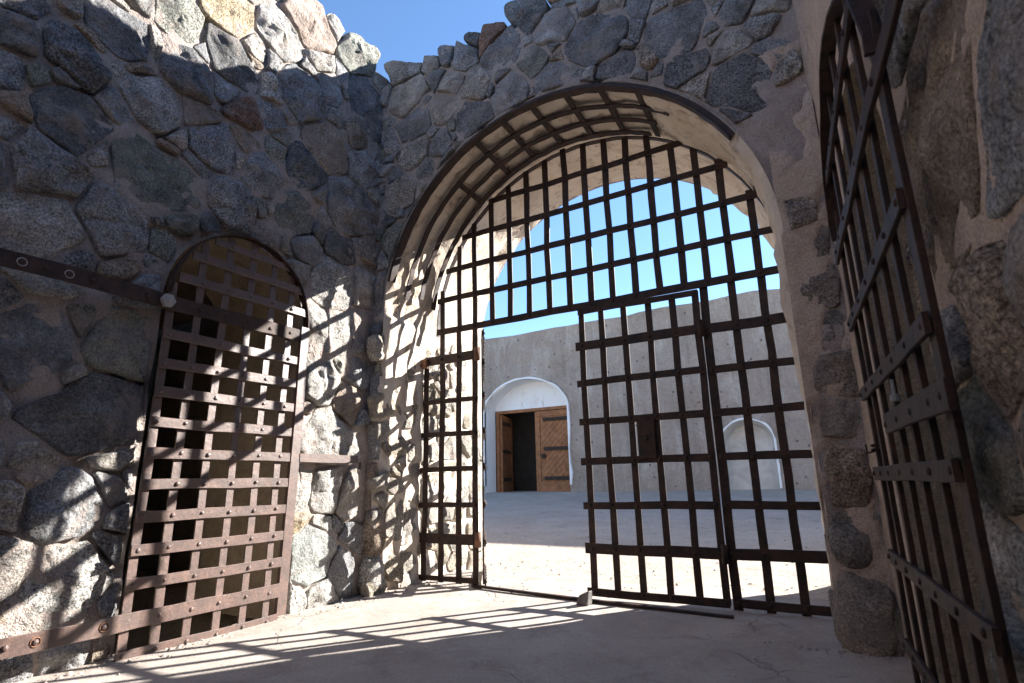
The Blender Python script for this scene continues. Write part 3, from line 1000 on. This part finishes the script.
# fixed side panels: left of the opening and right of it
left_cols = [-3.395, -3.207, -3.012, LX]
for x in left_cols:
    top = 2.04 if x == left_cols[0] else LINTEL
    vbar(grille, x, 0.015 if x != LX else 0.0, top, 0.056 if x == LX else BW)
for z, w in ((0.05, 0.045), (0.38, 0.085), (0.665, 0.045), (0.975, 0.045), (1.29, 0.045), (1.595, 0.045), (2.0, 0.085)):
    hbar(grille, z, -3.46, LX + 0.02, w, YH, IRON, left_cols)
right_cols = [RX, -0.548, -0.346]
for x in right_cols:
    vbar(grille, x, -0.005, LINTEL, 0.062 if x == RX else BW)
for i, z in enumerate(ROWS):
    hbar(grille, z, RX - 0.02, -0.10, 0.075 if i in (1, 6) else BW, YH, IRON, right_cols)
# curved top strap of the grille
m = MB()
pts = []; wd = []
for k in range(41):
    t = pi - pi * k / 40
    pts.append((-1.72 + 1.56 * cos(t), YG + 0.03, 2.24 + 1.56 * sin(t))); wd.append((0, 1, 0))
m.sweep(pts, 0.05, 0.010, wd, None, 0.003)
under(m.build('top_strap', IRON), grille)
for z in (2.0, 0.38):        # hinge knuckles on the left jamb
    m = MB(); m.tube([(LX + 0.045, YG - 0.02, z - 0.06), (LX + 0.045, YG - 0.02, z + 0.06)], 0.028, 10)
    under(m.build('hinge', RUST, None, True), grille)
m = MB(); m.box((-3.47, YG - 0.05, 1.93), (-3.36, YG - 0.015, 2.02)); m.rivet((-3.42, YG - 0.05, 1.96), (0, -1, 0), 0.02, 0.02)
under(m.build('wall_bracket', RUST), grille)
tag(grille, 'fixed iron bar grille filling the top and sides of the big arch', 'grille')

# closed leaf
leaf = empty('gate_leaf', (RX, YG, 0.02))
lx0 = -1.745
lc = [lx0, -1.569, -1.378, -1.178, -0.985, -0.815]
for i, x in enumerate(lc):
    vbar(leaf, x, 0.03, 2.225, 0.050, YV - 0.03)
for i, z in enumerate(ROWS):
    hbar(leaf, z, lx0 - 0.055, -0.79, 0.075 if i in (1, 6) else BW, YH - 0.03, IRON, lc)
hbar(leaf, 2.212, lx0 - 0.02, -0.79, 0.045, YH - 0.03, IRON, lc)
m = MB(); m.box((-1.325, YG - 0.055, 1.0), (-1.195, YG - 0.010, 1.29)); m.rivet((-1.26, YG - 0.055, 1.15), (0, -1, 0), 0.02, 0.015)
under(m.build('lock_box', IRON), leaf)
for z in (1.922, 0.353):
    m = MB(); m.tube([(RX - 0.035, YG - 0.05, z - 0.06), (RX - 0.035, YG - 0.05, z + 0.06)], 0.022, 10)
    under(m.build('hinge', IRON, None, True), leaf)
tag(leaf, 'closed gate leaf of crossed iron bars with a black lock box', 'gate')

# open leaf, swung out and seen edge-on
oleaf = empty('gate_leaf', (LX + 0.05, YG + 0.03, 0.02))
od = Vector((-0.548, 0.836, 0)).normalized(); on_ = Vector((od.y, -od.x, 0))
base = Vector((LX + 0.088, YG + 0.0, 0))
wd_ = 0.92
for i in range(6):
    s = 0.03 + (wd_ - 0.06) * i / 5
    m = MB(); p = base + od * s
    m.bar(p + Vector((0, 0, 0.03)), p + Vector((0, 0, 2.22)), BW, BT, od, 0.003, 0.35)
    under(m.build('bar', IRON), oleaf)
for z in ROWS + [2.2]:
    m = MB()
    a = base + on_ * 0.012 + Vector((0, 0, z))
    m.bar(a - od * 0.03, a + od * wd_, BW, BT, (0, 0, 1), 0.003, 0.35)
    for i in range(6):
        m.rivet(a + od * (0.03 + (wd_ - 0.06) * i / 5) + on_ * 0.006, on_, 0.013, 0.012)
    under(m.build('strap', IRON), oleaf)
tag(oleaf, 'open gate leaf swung outward and seen edge-on at the left jamb', 'gate')

# iron lining of the vault
lining = empty('arch_lining', (-1.745, YF, 2.28))
def vault(t, f):
    """t angle, f 0..1 from the inner face to the grille"""
    r = 1.615 + (1.59 - 1.615) * f - 0.052
    return Vector((-1.745 + r * cos(t), YF + (YG - YF) * f, 2.28 + r * (1.0 - 0.012 * f) * sin(t)))
for name, f, a0, a1, w in (('edge_ring', 0.0, 168, 28, 0.075), ('strap', 0.33, 172, 52, 0.055), ('strap', 0.62, 170, 58, 0.055), ('strap', 0.90, 172, 62, 0.06)):
    m = MB(); pts = []; wd = []
    n = 44
    for k in range(n + 1):
        t = radians(a0 + (a1 - a0) * k / n)
        pts.append(vault(t, f)); wd.append((0, 1, 0))
    m.sweep(pts, w, 0.012, wd, None, 0.004)
    if name == 'edge_ring':
        pts2 = [Vector((p.x, YF - 0.012, p.z)) for p in pts]
        wd2 = [Vector((p.x + 1.745, 0, p.z - 2.28)).normalized() for p in pts]
        m.sweep([p + w_ * 0.018 for p, w_ in zip(pts2, wd2)], 0.045, 0.012, wd2, [(0, 1, 0)] * len(pts2))
    under(m.build(name, IRON), lining)
for a in (128, 114, 103.5, 93, 82, 71, 60):
    m = MB(); t = radians(a)
    f1 = 0.95
    f0 = 0.33 if a == 128 else 0.02
    off = lambda f: vault(t, f) + Vector((cos(t), 0, sin(t))) * 0.006
    m.sweep([off(f) for f in (f0, (f0 * 2 + f1) / 3, (f0 + f1 * 2) / 3, f1)], 0.05, 0.010, [Vector((-sin(t), 0, cos(t)))] * 4, None, 0.004)
    under(m.build('cross_bar', IRON), lining)
tag(lining, 'curved iron straps and crossbars lining the underside of the big arch', 'arch lining')

# threshold bar and door stop
m = MB()
m.sweep([(-2.86, 4.20, 0.015), (-2.3, 4.11, 0.013), (-1.72, 4.03, 0.016), (-1.2, 3.985, 0.014), (-0.74, 3.95, 0.010)], 0.034, 0.020, (0.1, 1, 0), (0, 0, 1), 0.003)
tag(m.build('threshold_bar', IRON), 'dark iron bar lying across the floor under the gate', 'bar')
m = MB()
c = Vector((-1.735, 3.95, 0))
q = [Vector((-0.07, -0.05, 0.0)), Vector((0.05, -0.06, 0.0)), Vector((0.06, 0.05, 0.0)), Vector((-0.05, 0.06, 0.0)),
     Vector((-0.035, -0.045, 0.085)), Vector((0.065, -0.05, 0.13)), Vector((0.07, 0.03, 0.125)), Vector((-0.02, 0.035, 0.08))]
m.add([c + p * 0.78 for p in q], [(0, 3, 2, 1), (4, 5, 6, 7), (0, 1, 5, 4), (1, 2, 6, 5), (2, 3, 7, 6), (3, 0, 4, 7)])
ds = m.build('door_stop', mat_plain('grey_block', (0.16, 0.15, 0.145), 0.8, 0.3, 25))
bv = ds.modifiers.new('bevel', 'BEVEL'); bv.width = 0.008; bv.segments = 2
tag(ds, 'small grey wedge block on the floor at the foot of the closed leaf', 'door stop')

# ================================================================== LEFT STRAP DOOR
door = empty('strap_door', (XL, DC, 0.0))
XD = XL + 0.055
dcols = [1.765, 1.932, 2.105, 2.280, 2.455, 2.622]
drows = [(0.012, 0.055), (0.182, 0.085), (0.36, 0.06), (0.53, 0.06), (0.705, 0.06), (0.88, 0.06), (1.052, 0.06), (1.228, 0.06), (1.405, 0.06), (1.578, 0.06), (1.755, 0.06), (1.95, 0.09), (2.135, 0.06), (2.30, 0.055), (2.45, 0.05)]
def dtop(y):
    d = 1 - ((y - DC) / (DW - 0.01)) ** 2
    return DS + (DR - 0.02) * sqrt(max(d, 0))
def lean(y, z):
    # the door has sagged: its hinge side leans a little
    return y + 0.045 * (z / 2.0) - 0.03
def dx(z):
    return XD + 0.05 * (1 - z / 2.2)
for y in dcols:
    m = MB()
    zt = dtop(y)
    m.sweep([(dx(z) - 0.012, lean(y, z), z) for z in (0.0, zt * 0.25, zt * 0.5, zt * 0.75, zt)], 0.050, 0.010, (0, 1, 0), (1, 0, 0), 0.004)
    under(m.build('bar', DUSTY), door)
for i, (z, w) in enumerate(drows):
    y0, y1 = 1.735, 2.70
    if z > DS:
        k = sqrt(max(0, 1 - ((z - DS) / (DR - 0.02)) ** 2)) * (DW - 0.02)
        y0, y1 = DC - k, DC + k
    hinge = i in (1, 11)
    if i == 1: y0 = 0.60
    if i == 11: y0 = 0.55
    m = MB()
    n = 12 if hinge else 5
    P = []
    for k in range(n + 1):
        y = y0 + (y1 - y0) * k / n
        x = dx(z) + 0.004
        if hinge and y < 1.74: x += 0.012 + 0.03 * min(1, (1.74 - y) / 0.3)
        P.append((x, y if y < 1.7 else lean(y, z), z))
    m.sweep(P, w, 0.013, (0, 0, 1), (1, 0, 0), 0.003)
    for y in dcols:
        if y0 < y < y1: m.rivet((dx(z) + 0.010, lean(y, z) + random.uniform(-.005, .005), z + random.uniform(-.005, .005)), (1, 0, 0), random.uniform(0.010, 0.014), 0.010)
    if hinge:
        for y in (0.72, 0.90, 1.02, 1.12, 1.22, 1.33, 1.62):
            m.rivet((dx(z) + 0.0225 + 0.03 * min(1, (1.74 - y) / 0.3), y, z), (1, 0, 0), 0.014, 0.012)
    o = under(m.build('hinge_strap' if hinge else 'strap', (BROWN if i == 11 else DUSTY)), door)
    if hinge:
        for y in ((1.02, 1.22) if i == 11 else (1.33, 1.62)):
            m = MB(); p = Vector((dx(z) + 0.0225 + 0.03 * min(1, (1.74 - y) / 0.3), y, z))
            ring = []
            for k in range(17):
                ring.append(p + Vector((0.002, 0.020 * cos(k * pi / 8), 0.020 * sin(k * pi / 8))))
            m.tube(ring, 0.0035, 6)
            w_ = m.build('washer', PALE if i == 11 else RUST); w_.parent = o; w_.location = -Vector(door.location) - Vector(o.location)
    if i == 11:
        m = MB()
        p = Vector((dx(z) + 0.02, 1.735, z))
        m.tube([p, p + Vector((0.03, 0, 0))], 0.042, 6)
        m.rivet(p + Vector((0.03, 0, 0)), (1, 0, 0), 0.018, 0.012)
        n_ = m.build('nut', PALE); n_.parent = o; n_.location = Vector((0, 0, 0)) - Vector(door.location) - Vector(o.location)
m = MB()
P = []; wd = []
for k in range(27):
    t = pi - pi * k / 26
    P.append((XD - 0.005, DC + (DW - 0.012) * cos(t), DS + (DR - 0.012) * sin(t))); wd.append((1, 0, 0))
m.sweep(P, 0.06, 0.012, wd, None, 0.003)
under(m.build('arch_frame', IRON), door)
m = MB()
m.sweep([(XD + 0.005, 2.765, 2.02), (XD + 0.005, 2.76, 1.3), (XD + 0.01, 2.74, 0.6), (XD + 0.012, 2.725, 0.02)], 0.075, 0.03, (0, 1, 0), (1, 0, 0), 0.002)
under(m.build('frame_post', DUSTY), door)
m = MB()
m.sweep([(XD + 0.012, 2.79, 1.05), (XD + 0.012, 3.05, 1.05), (XD + 0.014, 3.36, 1.05)], 0.062, 0.03, (0, 0, 1), (1, 0, 0), 0.002)
m.tube([(XD + 0.014, 3.36, 1.05), (XD + 0.014, 3.39, 1.04), (XD + 0.014, 3.40, 1.0), (XD + 0.014, 3.385, 0.97)], 0.014, 8)
under(m.build('bolt', DUSTY), door)
tag(door, 'narrow arched door of riveted iron straps in the left wall', 'door')

# ================================================================== RIGHT FOLDED GATE
S_ = 0.8
FACE_RD = Face(EYE + (Vector((0.108, 3.604, 0)) - Vector((0, 0, 0)) - Vector((0, 0, 0))) * S_ - Vector((0, 0, H)), rd, FACE_R.N)
rg = empty('folded_gate', FACE_RD.p(0.75, 0.0))
# u measured along the wall from the far end
UO = 0.0
def ur(y):   # world y -> u on that plane
    return (y - FACE_RD.O.y) / rd.y
rcols = [ur(2.70), ur(2.53), ur(2.335), ur(2.115), ur(1.91), ur(1.705), ur(1.50)]
ua, ub = rcols[0], rcols[-1]
rrows = [(0.235, ua, ub, 0.05), (0.545, ua - 0.02, ub + 0.06, 0.05), (0.855, ua - 0.04, ub + 0.02, 0.05), (1.168, ua - 0.02, ub + 0.03, 0.05), (1.47, ua - 0.04, ub + 0.02, 0.05),
         (1.80, ua - 0.10, ub + 0.75, 0.055), (2.12, ua + 0.03, ub + 0.0, 0.045), (0.06, ua, ub, 0.05)]
umid = (ua + ub) / 2; uh = (ub - ua) / 2
def rtop(u):
    return 1.86 + 0.50 * sqrt(max(0, 1 - ((u - umid) / (uh + 0.02)) ** 2))
for i, u in enumerate(rcols):
    m = MB()
    m.bar(FACE_RD.p(u, 0.02, -0.012), FACE_RD.p(u, rtop(u), -0.012), 0.058 if i == 6 else 0.034, 0.016, rd, 0.002, 0.35)
    under(m.build('bar', IRON), rg)
for (v, a, b, w) in rrows:
    m = MB()
    h = lambda u: 0.004 if u < ub + 0.05 else 0.004 - 0.02 * (u - ub)
    n = 7
    m.sweep([FACE_RD.p(a + (b - a) * k / n, v, h(a + (b - a) * k / n)) for k in range(n + 1)], w, 0.014, (0, 0, 1), FACE_RD.N, 0.002)
    for u in rcols:
        m.rivet(FACE_RD.p(u, v, 0.011), FACE_RD.N, 0.010, 0.007)
    under(m.build('hinge_strap' if v == 1.80 else 'strap', IRON), rg)
m = MB()
pts = []
for k in range(25):
    t = pi - pi * k / 24
    pts.append(FACE_RD.p(umid + (uh + 0.03) * cos(t), 1.86 + 0.50 * sin(t), -0.005))
m.sweep(pts, 0.05, 0.012, FACE_RD.N, None, 0.003)
under(m.build('arch_frame', IRON), rg)
m = MB()
u0 = rcols[3] - 0.03; u1 = ub + 0.16
m.sweep([FACE_RD.p(u0, 1.004, 0.018), FACE_RD.p((u0 + u1) / 2, 1.002, 0.018), FACE_RD.p(u1, 0.998, 0.018)], 0.062, 0.014, (0, 0, 1), FACE_RD.N, 0.002)
for u in rcols[3:] + [u1 - 0.05]: m.rivet(FACE_RD.p(u, 1.0, 0.025), FACE_RD.N, 0.010, 0.007)
under(m.build('latch_plate', IRON), rg)
m = MB()
p = FACE_RD.p(rcols[4] + 0.05, 1.045, 0.028)
m.tube([p, p + Vector((0, 0, 0.018)), p + Vector((0, 0, 0.019)), p + Vector((0, 0, 0.06))], [0.012, 0.012, 0.005, 0.004], 8)
under(m.build('bolt', STEEL), rg)
tag(rg, 'dark iron bar gate folded flat against the near right wall', 'gate')
# twist of wire round its far bar
m = MB()
c = FACE_RD.p(rcols[0] + 0.01, 0.955, 0.02)
pts = []
for k in range(30):
    a = k / 29 * 2 * pi * 1.5
    pts.append(c + rd * (0.024 * cos(a)) + FACE_RD.N * (0.018 * sin(a) - 0.03) + Vector((0, 0, 0.012 - 0.024 * k / 29)))
pts += [c + rd * -0.04 + Vector((0, 0, -0.02)), c + rd * -0.055 + Vector((0, 0, 0.015))]
m.tube(pts, 0.004, 6)
tag(m.build('wire_tie', IRON, None, True), 'twisted wire tied round the far edge of the folded right gate', 'wire')

# ================================================================== COURTYARD WALL
YC = 15.0
FACE_C = Face((0, YC, 0), (1, 0, 0), (0, -1, 0))
NC, NW, NS, NR = -8.28, 1.44, 3.02, 0.92
ZB = 0.52
def far_top(u):
    return 5.40 + 0.011 * (u + 10) + 0.10 * fbm((u, 0, 0), 0.9, 5)
cw = MB()
def pointed(cu, hw, v0, spring, rise):
    return arch_curve(cu, hw, v0, spring, rise, 8, 30, 1.85)
C_N = pointed(NC, NW, ZB - 0.1, NS, NR)
inn, o1, t1 = ruled_wall(cw, FACE_C, C_N, NC, NS, -26.0, -4.5, ZB - 0.1, far_top, 40, 0.04, 0.5, 1.5, 1.25)
N2C, N2W, N2S, N2R = -2.03, 0.60, 1.72, 0.52
C_N2 = arch_curve(N2C, N2W, ZB - 0.1, N2S, N2R, 8, 24)
inn2, o2, t2 = ruled_wall(cw, FACE_C, C_N2, N2C, N2S, -4.5, 14.0, ZB - 0.1, far_top, 40, 0.04, 0.5, 1.5, 1.25)
court = cw.build('courtyard_wall', GREY, None, True)
mb = MB()
for tps in (t1, t2):
    tp = sorted(tps, key=lambda p: p.x); V = []; Fc = []
    for p in tp: V += [p, p + Vector((0, 0.35, 0.03)), p + Vector((0, 0.7, -0.05))]
    for i in range(len(tp) - 1):
        for k in range(2): Fc.append((i * 3 + k, i * 3 + k + 1, (i + 1) * 3 + k + 1, (i + 1) * 3 + k))
    mb.add(V, Fc)
mb.box((-26, YC + 0.72, ZB - 0.1), (NC - NW - 0.5, YC + 0.8, 5.2)); mb.box((NC + NW + 0.5, YC + 0.72, ZB - 0.1), (14, YC + 0.8, 5.2))
mb.box((NC - NW - 0.5, YC + 0.72, 4.3), (NC + NW + 0.5, YC + 0.8, 5.2))
mb.build('wall_core', GREY, court)
# big niche: white reveal, tympanum
ND = 0.62
mb = MB(); loft(mb, [[Vector(p) + Vector((0, -0.01, 0)) for p in inn], [Vector((p.x, YC + ND, p.z)) for p in inn]])
ZL = 3.10     # underside of the white head
head = [(NC - NW - 0.02, ZL)] + [p for p in C_N if p[1] >= ZL] + [(NC + NW + 0.02, ZL)]
V = [(x, YC + ND, z) for x, z in head]
mb.add(V, [tuple(range(len(V)))])
mb.build('niche_reveal', WHITE, court)
# white painted border on the face
def band(curve, cu, cv, w, y, zmin, name, rag=0.05):
    mb = MB(); V = []; Fc = []
    P = [p for p in curve if p[1] >= zmin]
    for i, (a, b) in enumerate(P):
        dx_, dy_ = a - cu, max(0, b - cv)
        L = math.hypot(dx_, dy_)
        k = w + rag * fbm((a, b, 1), 2.0, 3)
        for s in (-0.0, k):
            V.append((a + dx_ / L * s, y - 0.05, b + dy_ / L * s))
    for i in range(len(P) - 1):
        Fc.append((2 * i, 2 * i + 1, 2 * i + 3, 2 * i + 2))
    n0 = len(V)
    V += [(v[0], YC + 0.06, v[2]) for v in V]
    for i in range(len(P) - 1):
        Fc.append((2 * i + 1, 2 * i + 3, n0 + 2 * i + 3, n0 + 2 * i + 1))
        Fc.append((2 * i, 2 * i + 2, n0 + 2 * i + 2, n0 + 2 * i))
    mb.add(V, Fc)
    return mb.build(name, WHITE, court)
band(C_N, NC, NS, 0.055, YC, ZB + 0.02, 'painted_border')
# timber doors
dy = YC + ND
x0, x1 = NC - NW + 0.02, NC + NW - 0.02
mb = MB(); mb.box((x0, dy + 0.02, ZL - 0.09), (x1, dy + 0.16, ZL + 0.0)); mb.box((x0, dy + 0.02, ZB), (x0 + 0.10, dy + 0.16, ZL - 0.09)); mb.box((x1 - 0.10, dy + 0.02, ZB), (x1, dy + 0.16, ZL - 0.09))
mb.build('door_frame', WOOD, court)
def timber_leaf(origin, d, nrm, w, h, name):
    """leaf with diagonal boards; origin lower hinge corner, d along the leaf"""
    d = Vector(d).normalized(); nrm = Vector(nrm).normalized(); O = Vector(origin)
    mb = MB()
    P = [O + d * a + Vector((0, 0, b)) + nrm * c for c in (-0.03, 0.0) for (a, b) in ((0, 0), (w, 0), (w, h), (0, h))]
    mb.add(P, [(0, 1, 2, 3), (4, 7, 6, 5), (0, 4, 5, 1), (1, 5, 6, 2), (2, 6, 7, 3), (3, 7, 4, 0)])
    lf = mb.build(name, WOOD, court)
    # border boards and diagonals
    def board(poly, th):
        A = area_c(poly)[0]
        if abs(A) < 1e-4: return
        m = MB(); n = len(poly)
        V = [O + d * a + Vector((0, 0, b)) + nrm * 0.001 for a, b in poly] + [O + d * a + Vector((0, 0, b)) + nrm * th for a, b in poly]
        m.add(V, [tuple(range(n - 1, -1, -1)), tuple(range(n, 2 * n))] + [(i, (i + 1) % n, n + (i + 1) % n, n + i) for i in range(n)])
        m.build('plank', WOOD, lf)
    e = 0.16
    board([(0, 0), (w, 0), (w, 0.30), (0, 0.30)], 0.035)
    board([(0, h - e), (w, h - e), (w, h), (0, h)], 0.035)
    board([(0, 0.31), (e, 0.31), (e, h - e - .01), (0, h - e - .01)], 0.035)
    board([(w - e, 0.31), (w, 0.31), (w, h - e - .01), (w - e, h - e - .01)], 0.035)
    box = [(e + .01, 0.31), (w - e - .01, 0.31), (w - e - .01, h - e - .01), (e + .01, h - e - .01)]
    s = 0.13
    for k in range(-12, 34):
        poly = clip_poly(box, 0.7071, 0.7071, (k + 1) * s - 0.008)
        poly = clip_poly(poly, -0.7071, -0.7071, -(k * s))
        if len(poly) >= 3: board(poly, 0.016 + 0.004 * (k % 3))
    return lf
fw = (x1 - x0 - 0.2) / 2
hD = ZL - 0.10 - ZB - 0.03
lf = timber_leaf((x1 - 0.10, dy + 0.08, ZB + 0.02), (-1, 0, 0), (0, -1, 0), fw, hD, 'door_leaf')
for z in (0.42, 1.30, 2.20):
    mb = MB(); mb.bar((x1 - 0.10, dy + 0.02, ZB + z), (x1 - 0.10 - fw * 0.78, dy + 0.02, ZB + z), 0.11, 0.02, (0, 0, 1))
    mb.build('strap_hinge', DARKWOOD, lf)
mb = MB(); mb.box((x1 - 0.10 - fw + 0.22, dy - 0.01, ZB + 1.02), (x1 - 0.10 - fw + 0.34, dy + 0.04, ZB + 1.16)); mb.build('lock', DARKWOOD, lf)
lf2 = timber_leaf((x0 + 0.13, dy + 0.12, ZB + 0.02), (-0.28, 1, 0), (1, 0.28, 0), fw, hD, 'door_leaf')
for z in (0.42, 1.30, 2.20):
    mb = MB(); a = Vector((x0 + 0.13, dy + 0.12, ZB + z)) + Vector((1, 0.28, 0)).normalized() * 0.05
    mb.bar(a, a + Vector((-0.28, 1, 0)).normalized() * fw * 0.75, 0.11, 0.02, (0, 0, 1)); mb.build('strap_hinge', DARKWOOD, lf2)
# passage behind the doors
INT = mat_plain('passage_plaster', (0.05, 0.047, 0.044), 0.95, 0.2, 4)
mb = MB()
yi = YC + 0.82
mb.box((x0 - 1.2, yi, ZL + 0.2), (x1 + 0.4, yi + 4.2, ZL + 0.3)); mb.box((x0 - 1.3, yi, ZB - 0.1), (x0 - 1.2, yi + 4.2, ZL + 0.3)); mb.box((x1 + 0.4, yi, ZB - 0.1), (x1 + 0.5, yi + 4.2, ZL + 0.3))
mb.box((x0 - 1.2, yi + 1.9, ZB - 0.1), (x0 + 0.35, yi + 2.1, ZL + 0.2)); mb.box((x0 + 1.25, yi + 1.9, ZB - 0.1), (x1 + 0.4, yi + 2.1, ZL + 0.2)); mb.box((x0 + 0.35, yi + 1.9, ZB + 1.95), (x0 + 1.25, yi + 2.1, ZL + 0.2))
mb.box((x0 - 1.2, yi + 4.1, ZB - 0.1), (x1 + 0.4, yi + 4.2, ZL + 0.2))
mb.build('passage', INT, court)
# small niche
mb = MB()
loft(mb, [[Vector(p) + Vector((0, -0.01, 0)) for p in inn2], [Vector((N2C + (p.x - N2C) * 0.86, YC + 0.45, ZB + (p.z - ZB) * 0.95)) for p in inn2]])
V = [(N2C + (p.x - N2C) * 0.86, YC + 0.45, ZB + (p.z - ZB) * 0.95) for p in inn2]
mb.add(V, [tuple(range(len(V)))])
mb.build('niche_reveal', mat_plain('dull_whitewash', (0.58, 0.56, 0.52), 0.9, 0.22, 2.5), court, False)
band(C_N2, N2C, N2S, 0.035, YC, ZB + 0.02, 'painted_border')
tag(court, 'long grey courtyard wall with white arched niche and timber doors', 'wall')

# unseen wall added behind the camera to cut the sky fill
mb = MB()
mb.box((-4.4, -3.9, -0.05), (0.9, -3.3, 5.3))
tag(mb.build('added_back_wall', MORTAR), 'unseen plain wall added behind the viewer to cut sky light', 'wall')

# ------------------------------------------------------------------ loose grit and pebbles
def pebbles(name, spots, label):
    mb = MB()
    for (x, y, z, r) in spots:
        V = []
        for k in range(6):
            a = k * pi / 3 + random.uniform(-.3, .3)
            V.append((x + cos(a) * r * random.uniform(.7, 1.2), y + sin(a) * r * random.uniform(.7, 1.2), z + r * random.uniform(-.1, .15)))
        V.append((x + random.uniform(-.3, .3) * r, y + random.uniform(-.3, .3) * r, z + r * random.uniform(.35, .8)))
        V.append((x, y, z - r * 0.3))
        mb.add(V, [(k, (k + 1) % 6, 6) for k in range(6)] + [((k + 1) % 6, k, 7) for k in range(6)])
    o = mb.build(name, GRIT, None, False)
    o['kind'] = 'stuff'; o['label'] = label
    return o
GRIT = mat_plain('grit', (0.36, 0.31, 0.27), 0.95, 0.4, 12)
sp = []
for _ in range(420):
    y = random.uniform(0.6, 4.6); sp.append((-3.40 + abs(random.gauss(0, 0.09)), y, 0.0, random.choice([0.005, 0.007, 0.010, 0.016])))
for _ in range(160):
    sp.append((random.uniform(-0.9, 0.05), 3.5 - abs(random.gauss(0, 0.06)), 0.0, random.choice([0.005, 0.007, 0.012])))
for _ in range(260):
    sp.append((random.uniform(-3.3, -0.2), random.gauss(4.25, 0.22), 0.0, random.choice([0.004, 0.006, 0.009])))
for _ in range(140):
    sp.append((random.uniform(-3.2, 0.1), random.uniform(1.6, 4.0), 0.0, random.choice([0.003, 0.004, 0.006])))
pebbles('grit', sp, 'loose grit along the foot of the walls')
sp = []
for _ in range(450):
    y = 4.9 + 6.5 * random.random() ** 1.7; x = random.uniform(-0.75 * y - 0.5, 0.2)
    sp.append((x, y, ground_z(y) + 0.022 * fbm((x, y, 0), 1.3, 4) + 0.004, random.choice([0.006, 0.008, 0.011, 0.016])))
pebbles('gravel', sp, 'loose gravel on the courtyard ground outside the gate')
